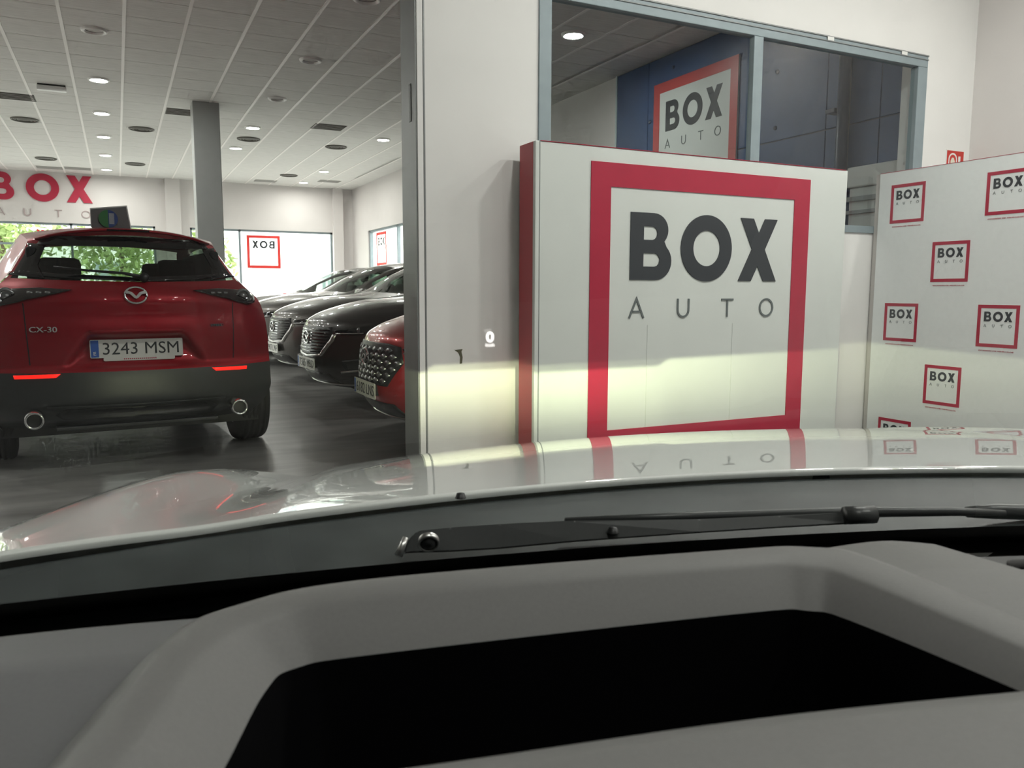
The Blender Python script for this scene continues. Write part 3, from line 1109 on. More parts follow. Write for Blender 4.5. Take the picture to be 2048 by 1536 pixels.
    uw0, uw1, ur0, ur1, ub, uf = P['uw0'], P['uw1'], P['ur0'], P['ur1'], P['ub'], P['uf']
    body = merge(ribbon('', uf, uw0, 2, 0), ribbon('', uw0, uw1, .93, 0, True), ribbon('', uw1, ur0, 2, 0),
                 ribbon('', ur0, ur1, P.get('rv', .93), 0, True), ribbon('', ur1, ub, 2, 0),
                 side(lambda a, b, c: not arch(c) and not isglass(a, b, c) and not islow(a, b, c)))
    emit('body_shell', body, paint)
    emit('windscreen', ribbon('', uw0, uw1, .93, 0), M_WSGLASS)
    emit('rear_window', ribbon('', ur0, ur1, P.get('rv', .93), 0), P.get('rglass', M_CGLASS))
    emit('side_windows', side(lambda a, b, c: isglass(a, b, c)), M_CGLASS)
    emit('lower_cladding', merge(ribbon('', 0, uf, 2, 0), side(lambda a, b, c: not arch(c) and islow(a, b, c) and not c[1] < P.get('rclad', -9))), P.get('cladm', M_CLAD))
    emit('rear_bumper', merge(ribbon('', ub, n - 1, 2, 0), side(lambda a, b, c: not arch(c) and islow(a, b, c) and c[1] < P.get('rclad', -9))), P.get('bumpm', M_CLAD))
    # solid underside so nothing shows through
    hw = float(wz[1, 1]) - .06
    box('underbody', (-hw, Y[-1, nv // 2] + .35, .18), (hw, Y[0, nv // 2] - .45, .30), M_BLACK, root)
    full = merge(ribbon('', 0, n - 1, 2, 0), side(lambda a, b, c: True))
    bvh = BVHTree.FromPolygons([Vector(v) for v in full[0]], full[1])
    return bvh, dict(X=X, Y=Y, Z=Z, uq=uq)


def seat(parent, x, y, z0, rear=False):
    bm = bmesh.new()
    R = Matrix.Translation((x, y, z0)) @ Matrix.Rotation(math.radians(-14), 4, 'X').inverted()
    add_box(bm, (-.24, -.06, .0), (.24, .06, .60), .05, R)
    o = bm_obj('seat_back', bm, M_CABIN, parent)
    bm = bmesh.new()
    add_box(bm, (-.13, -.05, .66), (.13, .04, .84), .04, R)
    add_box(bm, (-.05, -.012, .58), (-.035, .003, .68), 0, R)
    add_box(bm, (.035, -.012, .58), (.05, .003, .68), 0, R)
    bm_obj('headrest', bm, M_CABIN, o)
    box('seat_cushion', (x - .25, y + .02, z0 - .13), (x + .25, y + .52, z0 + .02), M_CABIN, parent, bevel=.04)


def mirrors(root, x, y, z, paint):
    for s in (-1, 1):
        bm = bmesh.new()
        add_box(bm, (-.10, -.06, -.07), (.10, .07, .07), .045, Matrix.Translation((s * (x + .09), y, z)))
        m = bm_obj('door_mirror', bm, paint, root, True)
        box('mirror_glass', (s * (x + .09) - .08, y - .066, z - .05), (s * (x + .09) + .08, y - .060, z + .05), M_CHROME, m)


# ------------------------------------------------------------------ red crossover seen from behind
suv = thing('crossover_car', 'red crossover car seen from behind with plate 3243 MSM', 'car')
SUV_RZ = math.radians(4.6)
suv.rotation_euler = (0, 0, SUV_RZ)
REAR = 2.10
c, s = math.cos(SUV_RZ), math.sin(SUV_RZ)
# rear face centre at (0.10, 5.345)
suv.location = (0.10 + (-s) * REAR, 5.345 + c * REAR, 0)
ST = [
    (2.05, .20, .66, 1.84, .20), (2.17, .32, .72, 1.84, .32), (2.22, .52, .80, 1.80, .52), (2.18, .78, .80, 1.74, .80),
    (2.05, .90, .78, 1.62, .90), (1.60, .99, .76, 1.35, .975), (1.02, 1.06, .74, .80, 1.03), (.62, 1.29, .665, .42, 1.25),
    (.22, 1.465, .60, .05, 1.415), (-.25, 1.525, .595, -.28, 1.47), (-.80, 1.54, .59, -.80, 1.48), (-1.35, 1.515, .575, -1.30, 1.45),
    (-1.80, 1.475, .545, -1.62, 1.395), (-1.79, 1.440, .555, -1.64, 1.365), (-2.00, 1.150, .665, -1.72, 1.170), (-2.045, 1.115, .735, -1.74, 1.105),
    (-2.095, 1.03, .80, -1.78, 1.02), (-2.10, .84, .835, -1.82, .84), (-2.085, .66, .84, -1.84, .65), (-2.13, .615, .845, -1.84, .615),
    (-2.14, .47, .845, -1.86, .47), (-2.09, .33, .79, -1.80, .33), (-1.98, .27, .74, -1.68, .26)]


def suv_disp(U, X, Y, Z):
    # recess for the plate on the tailgate
    on = (U > 16) & (U < 18.6)
    half = .27 + (.845 - Z) / .185 * .13
    d = np.minimum(half - np.abs(X), np.minimum((.85 - Z) * 1.0, .5))
    k = sstep(0, .05, d) * on
    Y = Y + .075 * k * sstep(.62, .80, Z + .05)
    # soft horizontal crease above the recess and hollow below the lamps
    k2 = np.exp(-((Z - .95) / .055)**2) * (U > 15) * (U < 18) * sstep(.80, .60, np.abs(X))
    Y = Y + .012 * k2
    k3 = sstep(.60, .66, np.abs(X)) * (U > 15.5) * (U < 18.2)
    Y = Y - .010 * k3
    # bumper shelf
    k4 = np.exp(-((Z - .37) / .03)**2) * (U > 19.5) * sstep(.62, .50, np.abs(X))
    Y = Y + .035 * k4
    return X, Y, Z


vd = list(np.round(np.concatenate([np.linspace(0, .86, 36), [.885, .91, .93, .95, .97, .985, 1.0]]), 4))
PS = dict(st=ST, iF=4, iR=12, belt=1.03, sill=.24, w=[(.20, .80), (.30, .865), (.45, .895), (.70, .897), (.90, .895), (1.03, .865), (1.1, .84)],
          axf=1.3275, axr=-1.3275, qglass=-1.25, cladz=.42, rclad=-1.40, rcladz=.62, uw0=6, uw1=8, ur0=13, ur1=14, ub=19, uf=2,
          disp=suv_disp, v=vd, rglass=M_PRIV, subs={16: 14, 17: 16, 18: 4, 19: 8, 20: 8}, rv=.97, rblend=.60,
          rows=[0, .10, .22, .34, .48, .60, .74, .86, 1.0])
bvh, G = build_car(suv, PS, M_REDP)
# cabin
for sx in (-.37, .37):
    seat(suv, sx, .0, .50)
    seat(suv, sx, -.95, .50)
for sx in (-1, 1):
    box('cabin_lining', (sx * .50, -1.72, .95), (sx * .56, -.55, 1.36), M_CABIN, suv, bevel=.02)
box('parcel_shelf', (-.62, -1.75, .98), (.62, -1.10, 1.02), M_CABIN, suv, bevel=.01)
box('dashboard', (-.70, .70, .80), (.70, 1.05, 1.03), M_CABIN, suv, bevel=.05)
tube('steering_wheel', [(-.37 + .18 * math.cos(a), .55 + .05 * math.sin(a), .98 + .17 * math.sin(a)) for a in np.linspace(0, 2 * PI, 20)[:-1]], .014, M_CABIN, suv, 6, closed=True)
for y in (1.3275, -1.3275):
    for x in (-.785, .785):
        wheel(suv, x, y)
mirrors(suv, .92, .72, 1.06, M_REDP)


def rpatch(name, loops, m, off=.002, th=.006, parent=None, maxlen=.045, smooth=True):
    b = patch_mesh(bvh, loops, -1, off, th, maxlen)
    return bm_obj(name, b, m, parent or suv, smooth)


def mir(pts):
    return [(-x, z) for x, z in pts][::-1]


# black band and sides around the rear glass
rpatch('window_band', [[(-.50, 1.375), (-.30, 1.365), (.30, 1.365), (.50, 1.375), (.46, 1.425), (0, 1.432), (-.46, 1.425)]], M_GLOSSBLK, .003, .004)
rpatch('window_frame', [[(-.40, 1.170), (0, 1.150), (.40, 1.170), (.60, 1.195), (.60, 1.215), (.40, 1.195), (0, 1.178), (-.40, 1.195), (-.60, 1.215), (-.60, 1.195)]], M_GLOSSBLK, .003, .003)
for sgn in (1, -1):
    eb = [(.47, 1.165), (.66, 1.190), (.585, 1.33), (.545, 1.385), (.45, 1.37), (.50, 1.25)]
    rpatch('window_edge_band', [eb if sgn > 0 else mir(eb)], M_GLOSSBLK, .003, .003)
# spoiler lip
sp = []
for x in np.linspace(-.50, .50, 15):
    sp.append((x, -1.825 + .19 * (abs(x) / .54)**2.7, 1.470 - .072 * (abs(x) / .54)**2.2))
tube('roof_spoiler', sp, .017, M_REDP, suv, 8, flat=.55)
box('high_brake_light', (-.12, -1.842, 1.462), (.12, -1.832, 1.472), M_TLAMP, suv)
# rear wiper
tube('rear_wiper', [(.06, -2.012, 1.175), (-.05, -1.995, 1.20), (-.25, -1.965, 1.215), (-.42, -1.93, 1.235)], [.016, .010, .008, .006], M_BLACK, suv, 6)
lathe('wiper_hub', [(0, -.03), (.025, -.028), (.03, 0)], M_BLACK, suv, 16, 'y', (.06, -2.00, 1.175))
# tail lamps
for sgn in (1, -1):
    outl = [(.335, 1.100), (.50, 1.112), (.64, 1.105), (.735, 1.092), (.765, 1.06), (.755, 1.02), (.70, 1.005), (.62, 1.025), (.56, 1.045), (.44, 1.072)]
    lp = outl if sgn > 0 else mir(outl)
    tl = rpatch('tail_lamp', [lp], M_TLAMP, .004, .014, maxlen=.03)
    cx, cz = sgn * .672, 1.062
    hit = bvh.ray_cast(Vector((cx, -6, cz)), Vector((0, 1, 0)))
    yy = hit[0].y - .018
    lathe('lamp_ring', [(.030, .004), (.034, -.012), (.046, -.012), (.050, .004)], M_LENS, tl, 24, 'y', (cx, yy, cz))
    lathe('lamp_bulb', [(0, -.014), (.018, -.010), (.026, .004)], M_LENS, tl, 20, 'y', (cx, yy, cz))
    for k in range(3):
        rpatch('lamp_bar', [[(sgn * (.46 + .045 * k) - .014, 1.078), (sgn * (.46 + .045 * k) + .014, 1.078), (sgn * (.46 + .045 * k) + .014, 1.090), (sgn * (.46 + .045 * k) - .014, 1.090)]], M_LENS, .018, .003, tl)
    # reflector in the bumper
    rf = [(sgn * .42, .610), (sgn * .66, .603), (sgn * .655, .582), (sgn * .445, .588)]
    rpatch('bumper_reflector', [rf if sgn < 0 else rf], M_REFL, .003, .006)
    # tailgate shut line
    sl = [(sgn * .585, 1.02), (sgn * .591, 1.02), (sgn * .575, .66), (sgn * .569, .66)]
    rpatch('shut_line', [sl], M_BLACK, .0006, .0006)
    # exhaust tips
    ex = lathe('exhaust_tip', [(.034, .10), (.036, -.05), (.042, -.062), (.050, -.058), (.050, .10)], M_CHROME, suv, 28, 'y', (sgn * .567, -2.12, .355))
    lathe('exhaust_bore', [(0, .0), (.036, 0)], M_BLACK, ex, 20, 'y', (sgn * .567, -2.12, .355))
# bumper lower lip and ridge
rpatch('bumper_valance', [[(-.46, .36), (-.40, .395), (.40, .395), (.46, .36), (.42, .33), (-.42, .33)]], M_BLACK, .004, .008)
rpatch('bumper_ridge', [[(-.50, .402), (.50, .402), (.50, .416), (-.50, .416)]], M_CLAD, .004, .022)
box('rear_skirt', (-.46, -2.03, .262), (.46, -1.90, .285), M_CLAD, suv, bevel=.006)
# emblem
hit = bvh.ray_cast(Vector((0, -6, 1.068)), Vector((0, 1, 0)))
ey = hit[0].y
tilt = math.radians(12)
Me = Matrix.Translation((0, ey - .012, 1.068)) @ Matrix.Rotation(-tilt, 4, 'X')
ring = [Me @ Vector((.061 * math.cos(a), 0, .049 * math.sin(a))) for a in np.linspace(0, 2 * PI, 40)[:-1]]
em_ = tube('emblem', ring, .0068, M_CHROME, suv, 8, closed=True)
Mw = Me @ frame_at((0, -.003, 0), (1, 0, 0), (0, 0, 1))
poly_obj('emblem_wings', [[[(-.060, .020), (-.048, .026), (-.020, .016), (0, -.008), (.020, .016), (.048, .026), (.060, .020), (.056, .008), (.034, .006), (.012, -.018), (0, -.024), (-.012, -.018), (-.034, .006), (-.056, .008)]]], .008, Mw, M_CHROME, em_)
# badges
for txt, cx, cz, wdt, hgt, m in (('CX-30', -.495, .868, .150, .032, mat('badge silver', (.62, .62, .62), .35, .2)), ('HYBRID', .47, .878, .085, .016, mat('teal badge', (.10, .20, .22), .3, .6))):
    ha = bvh.ray_cast(Vector((cx - wdt / 2, -6, cz)), Vector((0, 1, 0)))[0]
    hb = bvh.ray_cast(Vector((cx + wdt / 2, -6, cz)), Vector((0, 1, 0)))[0]
    text_obj('model_badge', txt, frame_at((cx, (ha.y + hb.y) / 2 - .012, cz), hb - ha, (0, 0, 1)), wdt, hgt, m, suv, .003)
hit = bvh.ray_cast(Vector((0, -6, .745)), Vector((0, 1, 0)))
Mp = frame_at((0, hit[0].y - .012, .745), (1, 0, 0), (0, 0, 1)) @ Matrix.Rotation(math.radians(-6), 4, 'X')
plate(suv, Mp, '3243 MSM', True)
rpatch('plate_garnish', [[(-.26, .845), (.26, .845), (.26, .862), (-.26, .862)]], M_REDP, .002, .012)

# card on the roof
card = thing('roof_card', 'card painted backlit grey with round green and blue eco badge standing on the red car roof', 'card')
cl = Vector((-0.015, 5.98, 1.505))
card.location = cl
card.rotation_euler = (0, 0, math.radians(2))
card.scale = (.80, .8, .88)
bm = bmesh.new()
V = [(-.145, 0, 0), (.145, 0, 0), (.118, .02, .165), (-.145, .02, .135)]
def slab(V, d):
    n = len(V)
    W = [Vector(v) for v in V] + [Vector(v) + Vector((0, d, 0)) for v in V]
    F_ = [tuple(range(n)), tuple(range(2 * n - 1, n - 1, -1))] + [(i, i + n, (i + 1) % n + n, (i + 1) % n) for i in range(n)]
    return W, F_
W, F_ = slab([(-.15, .004, 0), (.15, .004, 0), (.125, .024, .175), (-.15, .024, .143)], .004)
mesh_obj('card_border', W, F_, M_CARDW, card)
W, F_ = slab([(-.145, 0, 0), (.142, 0, 0), (.117, .020, .164), (-.144, .020, .134)], .005)
mesh_obj('card_face', W, F_, M_CARD, card)
W, F_ = slab([(-.145, .03, 0), (.145, .03, 0), (.118, .03, .155), (-.145, .03, .128)], .12)
mesh_obj('card_stand', [(-.14, .006, .0), (.14, .006, 0), (.14, .14, 0), (-.14, .14, 0), (.116, .028, .16), (-.14, .028, .13)], [(0, 1, 2, 3), (3, 2, 4, 5), (1, 4, 2), (0, 3, 5)], M_CARD, card)
Mc = Matrix.Translation((-.02, -.001, .068)) @ Matrix.Rotation(math.radians(-8), 4, 'X') @ frame_at((0, 0, 0), (1, 0, 0), (0, 0, 1))
poly_obj('badge_green_half', [[arc(0, 0, .072, .066, 90, 270, 18)]], .003, Mc, M_GREEN, card)
poly_obj('badge_blue_half', [[arc(0, 0, .072, .066, -90, 90, 18)]], .003, Mc, M_ECOB, card)
poly_obj('badge_white_panel', [[[(.006, -.04), (.044, -.04), (.044, .042), (.006, .042)]]], .004, Mc, mat('eco pale', (.33, .36, .42), .5), card)

# ------------------------------------------------------------------ parked row
def parked(name, label, y, xnose, paint, kind, txt, hoodz=.82, roof=1.47, shift=0.0, fronts=True):
    root = thing(name, label, 'car', group=None)
    L2 = 2.20
    dz = hoodz - .82
    dr = roof - 1.47 + .05
    dh = .075
    st = [(2.02, .20, .64, 1.78, .20), (2.14, .28, .70, 1.80, .28), (2.20, .45, .78, 1.74, .45), (2.19, .66 + dz, .79, 1.70, .68 + dz),
          (2.155, .80 + dz, .77, 1.66, .785 + dz), (2.06, .87 + dz, .755, 1.58, .855 + dz), (1.60, .925 + dz + dh, .74, 1.25, .915 + dz + dh), (1.00, 1.00 + dz + dh, .735, .74, .975 + dz + dh),
          (.55, 1.24 + dr, .655, .32, 1.20 + dr), (.10, 1.41 + dr, .585, -.05, 1.36 + dr), (-.40, 1.465 + dr, .575, -.42, 1.41 + dr),
          (-1.00, 1.455 + dr, .57, -.98, 1.40 + dr), (-1.55, 1.40 + dr, .56, -1.45, 1.35 + dr), (-1.85, 1.34 + dr, .55, -1.70, 1.29 + dr),
          (-2.04, 1.08, .66, -1.78, 1.08), (-2.12, .98, .78, -1.82, .98), (-2.14, .70, .82, -1.84, .70), (-2.13, .45, .82, -1.82, .45), (-1.98, .24, .74, -1.7, .22)]
    P = dict(st=st, iF=5, iR=13, belt=.965 + dz + dh, sill=.22, w=[(.18, .78), (.30, .85), (.45, .885), (.70, .89), (.92, .885), (1.04, .86), (1.2, .84)],
             axf=1.32, axr=-1.36, qglass=-1.3, cladz=.30, rclad=-9, rcladz=.3, uw0=7, uw1=9, ur0=13, ur1=14, ub=17, uf=1, sub=5)
    bv, G_ = build_car(root, P, paint)
    root.location = (xnose + 2.20, y, 0)
    root.rotation_euler = (0, 0, PI / 2 + shift)
    for yy in (1.32, -1.36):
        for xx in (-.78, .78):
            wheel(root, xx, yy)
    mirrors(root, .90, .66, 1.04 + dz, paint)
    for sx in (-.36, .36):
        seat(root, sx, -.05, .62)
    box('dashboard', (-.68, .62, .78), (.68, .95, .95 + dz), M_CABIN, root, bevel=.05)

    def fp(nm, loops, m, off=.002, th=.006, parent=None, maxlen=.05, smooth=True):
        return bm_obj(nm, patch_mesh(bv, loops, 1, off, th, maxlen), m, parent or root, smooth)
    z0, z1 = .47, .765 + dz
    if kind == 'mesh':
        gr = [(-.42, z1 - .02), (-.30, z1), (.30, z1), (.42, z1 - .02), (.46, .62), (.33, .455), (-.33, .455), (-.46, .62)]
    else:
        gr = [(-.40, z1), (.40, z1), (.43, .66), (.30, .515), (0, .495), (-.30, .515), (-.43, .66)]
    g = fp('grille', [gr], M_BLACK, .003, .004)
    # grille bars clipped to the outline
    def span(z):
        xs = []
        for (xa, za), (xb, zb_) in zip(gr, gr[1:] + gr[:1]):
            if (za - z) * (zb_ - z) < 0:
                xs.append(xa + (xb - xa) * (z - za) / (zb_ - za))
        return (min(xs), max(xs)) if len(xs) > 1 else None
    if kind == 'mesh':
        for k, z in enumerate(np.linspace(z1 - .045, .49, 6)):
            sp_ = span(z)
            if not sp_:
                continue
            xs = np.arange(-.42 + (.045 if k % 2 else 0), .43, .09)
            for x in xs:
                if sp_[0] + .03 < x < sp_[1] - .03:
                    fp('grille_stud', [[(x - .034, z), (x, z + .019), (x + .034, z), (x, z - .019)]], M_RIM, .006, .010, g, .2)
    else:
        for z in np.linspace(z1 - .03, .53, 8):
            sp_ = span(z)
            if sp_:
                fp('grille_bar', [[(sp_[0] + .02, z - .006), (sp_[1] - .02, z - .006), (sp_[1] - .02, z + .006), (sp_[0] + .02, z + .006)]], M_GLOSSBLK, .006, .008, g, .15)
        wing = [(-.46, .70 + dz), (-.44, .64), (-.31, .495), (0, .472), (.31, .495), (.44, .64), (.46, .70 + dz), (.435, .70 + dz), (.415, .65), (.295, .515), (0, .493), (-.295, .515), (-.415, .65), (-.435, .70 + dz)]
        fp('grille_trim', [wing], M_SILVER, .004, .014, g, .05)
    # emblem
    hit = bv.ray_cast(Vector((0, 6, .66 + dz)), Vector((0, -1, 0)))
    ringp = [(.075 * math.cos(a), hit[0].y + .018, .66 + dz + .058 * math.sin(a)) for a in np.linspace(0, 2 * PI, 30)[:-1]]
    e_ = tube('emblem', ringp, .009, M_CHROME, root, 6, closed=True)
    poly_obj('emblem_wings', [[[(-.07, .025), (-.02, .018), (0, -.010), (.02, .018), (.07, .025), (.034, .004), (0, -.03), (-.034, .004)]]], .006, frame_at((0, hit[0].y + .015, .66 + dz), (-1, 0, 0), (0, 0, 1)), M_CHROME, e_)
    for sg in (1, -1):
        hl = [(sg * .44, .735 + dz), (sg * .62, .775 + dz), (sg * .755, .79 + dz), (sg * .765, .745 + dz), (sg * .66, .705 + dz), (sg * .50, .695 + dz)]
        hlp = fp('head_lamp', [hl if sg > 0 else hl[::-1]], M_GLOSSBLK, .003, .010, None, .03)
        hit2 = bv.ray_cast(Vector((sg * .62, 6, .74 + dz)), Vector((0, -1, 0)))
        lathe('lamp_projector', [(0, .012), (.022, .008), (.030, -.01)], M_LENS, hlp, 16, 'y', (sg * .62, hit2[0].y + .012, .74 + dz))
        fp('lamp_brow', [[(sg * .46, .703 + dz), (sg * .66, .712 + dz), (sg * .66, .720 + dz), (sg * .46, .712 + dz)]], M_SILVER, .012, .003, hlp)
        fp('fog_intake', [[(sg * .52, .46), (sg * .74, .50), (sg * .74, .40), (sg * .55, .36)]], M_BLACK, .002, .004)
        fp('fog_trim', [[(sg * .50, .345), (sg * .72, .375), (sg * .72, .390), (sg * .50, .362)]], M_SILVER, .004, .008)
    fp('lower_intake', [[(-.44, .235), (-.36, .335), (.36, .335), (.44, .235)]], M_BLACK, .003, .004)
    fp('front_lip', [[(-.60, .225), (0, .212), (.60, .225), (.60, .240), (0, .228), (-.60, .240)]], M_SILVER, .006, .020)
    hit = bv.ray_cast(Vector((0, 6, .415)), Vector((0, -1, 0)))
    Mq = frame_at((0, hit[0].y + .020, .415), (-1, 0, 0), (0, 0, 1))
    box('plate_mount', (-.20, hit[0].y - .06, .38), (.20, hit[0].y + .020, .45), M_BLACK, root)
    plate(root, Mq, txt)
    return root


parked('hatchback_car', 'bright red car with studded grille parked half behind the partition', 5.50, 1.56, M_REDP2, 'mesh', '6182 LNS', hoodz=.80, roof=1.45)
parked('crossover_car', 'black car with silver winged grille parked next to the bright red one', 7.90, 1.60, M_BLKP, 'bars', '7365 MBD', hoodz=.82, roof=1.49, shift=.09)
parked('crossover_car', 'black car, third of the parked row, its plate beside the red tail', 10.15, 1.66, M_GRYP, 'bars', '4907 LWF', hoodz=.83, roof=1.50, shift=.09)
parked('hatchback_car', 'graphite grey car, fourth of the parked row', 12.40, 1.62, M_GRYP2, 'bars', '5580 MCR', hoodz=.84, roof=1.50)
parked('hatchback_car', 'dark car farthest back in the parked row', 14.60, 1.60, M_GRYP, 'bars', '2914 LTK', hoodz=.82, roof=1.48)

# ================================================================== OWN CAR (white, camera sits behind its windscreen)
own = thing('white_car', 'white car in the foreground, bonnet and dashboard seen from the driver seat', 'car')
HEAD = math.radians(18.2)
own.rotation_euler = (0, 0, -HEAD)
CX = .47       # centre line to the right of the eye


def hood_z(sn, y):
    s_ = np.asarray(sn, float)
    y0 = .92 - .30 * s_**2 + .03 * s_
    d = y - y0
    z = .880 - .085 * d - .058 * d * np.abs(d)
    z = z + .042 * s_ * np.clip(d / .95, 0, 1.2)
    ramp = sstep(.60, 1.4, y) * np.where(s_ < 0, 1.0, .15)
    a = np.abs(s_)
    z = z + (.030 * np.exp(-((a - .83) / .075)**2) - .016 * np.exp(-((a - .665) / .05)**2)) * ramp
    z = z - 2.2 * np.clip(y - 1.86, 0, 9)**2
    return z


def smax(y):
    return .905 - .16 * np.clip((y - 1.25) / .75, 0, 1)**2


yt = np.concatenate([[0, .002, .005, .01], np.linspace(.02, 1, 46)])
sig = np.concatenate([np.linspace(-1, -.62, 26), np.linspace(-.60, .60, 40), np.linspace(.62, 1, 26)])
Vh, Fh = [], []
ny, ns = len(yt), len(sig)
for t in yt:
    for sg in sig:
        ye = 2.02 - .16 * abs(sg)**3
        s_ = sg * .9
        y0 = .92 - .30 * s_**2 + .03 * s_
        y = y0 + (ye - y0) * t
        sx = sg * float(smax(y))
        y0b = .92 - .30 * sx**2 + .03 * sx
        z = float(hood_z(sx, y))
        a = abs(sg)
        if a > .955:
            z -= .12 * ((a - .955) / .045)**2.2
        Vh.append((CX + sx, y, z))
for i in range(ny - 1):
    for j in range(ns - 1):
        Fh.append((i * ns + j, i * ns + j + 1, (i + 1) * ns + j + 1, (i + 1) * ns + j))
# rolled rear lip
b0 = len(Vh)
for dy, dz in ((-.004, -.001), (-.006, -.0035), (-.005, -.008)):
    for j in range(ns):
        v = Vh[j]
        Vh.append((v[0], v[1] + dy, v[2] + dz))
prev = 0
for r in range(3):
    base = b0 + r * ns
    for j in range(ns - 1):
        Fh.append((prev + j + 1, prev + j, base + j, base + j + 1))
    prev = base
hood = mesh_obj('bonnet', Vh, Fh, M_WHTP, own, True)
# washer nozzle and panel gap
# front and side skin below the bonnet
Vs, Fs = [], []
rim_idx = [i * ns for i in range(ny)] + [(ny - 1) * ns + j for j in range(1, ns)] + [i * ns + ns - 1 for i in range(ny - 2, -1, -1)]
lev = [0, .12, .30, .50]
for k, dz in enumerate(lev):
    for idx in rim_idx:
        x, y, z = Vh[idx]
        out = [0, .02, .03, .01][k]
        dx = out * (1 if x > CX else -1) * min(1, abs(x - CX) / .6)
        Vs.append((x + dx, y + out * 1.2 * max(0, (y - 1.4) / .6), max(.22, z - dz) if k else z))
n_ = len(rim_idx)
for k in range(len(lev) - 1):
    for i in range(n_ - 1):
        Fs.append((k * n_ + i, k * n_ + i + 1, (k + 1) * n_ + i + 1, (k + 1) * n_ + i))
mesh_obj('front_body', Vs, Fs, M_WHTP, own, True)
for sg in (-1, 1):
    wheel(own, CX + sg * .76, 1.15, .34)
box('engine_tray', (CX - .6, .9, .22), (CX + .6, 1.8, .28), M_BLACK, own)


def ybase(s_):
    return .731 - .145 * s_**2


# cowl panel
Vc, Fc = [], []
ss = np.linspace(-.86, .86, 60)
prof = [(0, -.013), (.10, -.012), (.30, -.017), (.55, -.026), (.85, -.034), (1.0, -.042)]
for t, dz in prof:
    for s_ in ss:
        y0 = .92 - .30 * s_**2 + .03 * s_ - .004
        y1 = float(ybase(s_)) - .02
        Vc.append((CX + s_, y0 + (y1 - y0) * t, .880 + dz))
k = len(ss)
for i in range(len(prof) - 1):
    for j in range(k - 1):
        Fc.append((i * k + j, i * k + j + 1, (i + 1) * k + j + 1, (i + 1) * k + j))
cowl = mesh_obj('cowl_panel', Vc, Fc, M_COWL, own, True)

# windscreen with black ceramic band
WA = math.radians(38)
Vw, Fw = [], []
ls = [-.012, .0, .02, .04, .052, .10, .2, .35, .5, .65, .8, .95, 1.1]
sw = np.linspace(-.90, .90, 41)
for l in ls:
    for s_ in sw:
        k_ = 1 - .10 * max(0, l)
        aa = WA - .16 * max(0, l - .2)
        Vw.append((CX + s_ * k_, float(ybase(s_)) - l * math.cos(aa), .840 + l * math.sin(aa)))
k = len(sw)
Fg, Ff = [], []
for i in range(len(ls) - 1):
    for j in range(k - 1):
        (Ff if ls[i + 1] <= .053 else Fg).append((i * k + j, i * k + j + 1, (i + 1) * k + j + 1, (i + 1) * k + j))
ws_o = mesh_obj('windscreen', Vw, Fg, M_OWNGLASS, own, True)
nb_ = 5 * k
mesh_obj('ceramic_band', Vw[:nb_], Ff, M_FRIT, ws_o, True)
for sg in (-1, 1):
    pts = [Vw[i * k + (0 if sg < 0 else k - 1)] for i in range(len(ls))]
    tube('windscreen_pillar', [(p[0] + sg * .03, p[1], p[2]) for p in pts], .04, M_BLACK, own, 8)
tube('windscreen_header', [Vw[(len(ls) - 1) * k + j] for j in range(0, k, 4)], .04, M_BLACK, own, 8)


def carpt(px, py, y):
    """car-space point at forward distance y seen through image point; used to place real-size parts"""
    d = fwd + rt * ((px - 1024) / F_PX) - up * ((py - 768) / F_PX)
    hx = Vector((math.cos(HEAD), -math.sin(HEAD), 0))
    hy = Vector((math.sin(HEAD), math.cos(HEAD), 0))
    q = Vector((d.dot(hx), d.dot(hy), d.z))
    return q * (y / q.y) + Vector((0, 0, EYE_Z))


# head-up display readout on the windscreen
def on_glass(px, py):
    tree = BVHTree.FromPolygons([Vector(v) for v in Vw], Fg)
    q = carpt(px, py, 1.0) - Vector((0, 0, EYE_Z))
    h_ = tree.ray_cast(Vector((0, 0, EYE_Z)), q.normalized())
    return h_[0], q.normalized()


hp, hd = on_glass(980, 674)
hr = Vector((1, 0, 0))
hr = (hr - hd * hr.dot(hd)).normalized()
hn = -hd
hu = hn.cross(hr)
sc_ = (hp - Vector((0, 0, EYE_Z))).length / F_PX
Mh = frame_at(hp - hd * .0015, hr, hu)
r0 = text_obj('display_digit', '0', Mh, 14 * sc_, 20 * sc_, M_HUD, ws_o, .0002)
text_obj('display_unit', 'km/h', frame_at(hp - hd * .0015 - hu * 16 * sc_, hr, hu), 17 * sc_, 5 * sc_, M_HUD, ws_o, .0002)

# wipers
def wiper(name, piv, pts, rad):
    w_ = tube(name, pts, rad, M_WIPER, own, 8, flat=.35)
    return w_


P0 = carpt(856, 1078, .725)
tops = [(818, 1078, .722), (835, 1062, .726), (900, 1055, .730), (1000, 1048, .736), (1150, 1041, .742), (1400, 1038, .745), (1560, 1031, .742), (1700, 1024, .738)]
bots = [(806, 1108, .716), (822, 1106, .718), (900, 1104, .720), (1000, 1098, .726), (1150, 1084, .732), (1400, 1066, .736), (1560, 1056, .734), (1700, 1048, .732)]
A_ = [carpt(*p) for p in tops]
B_ = [carpt(*p) for p in bots]
dv = Vector((0, .012, -.004))
Va = A_ + B_ + [p + dv for p in A_] + [p + dv for p in B_]
na = len(A_)
Fa = []
for i in range(na - 1):
    for a_, b_ in ((0, na), (na, 3 * na), (3 * na, 2 * na), (2 * na, 0)):
        Fa.append((a_ + i, a_ + i + 1, b_ + i + 1, b_ + i))
Fa += [(0, na, 3 * na, 2 * na), (na - 1, 2 * na - 1, 4 * na - 1, 3 * na - 1)]
wa = mesh_obj('wiper_arm', Va, Fa, M_WIPER, own)
bm = bmesh.new()
bm.from_mesh(wa.data)
bmesh.ops.recalc_face_normals(bm, faces=bm.faces)
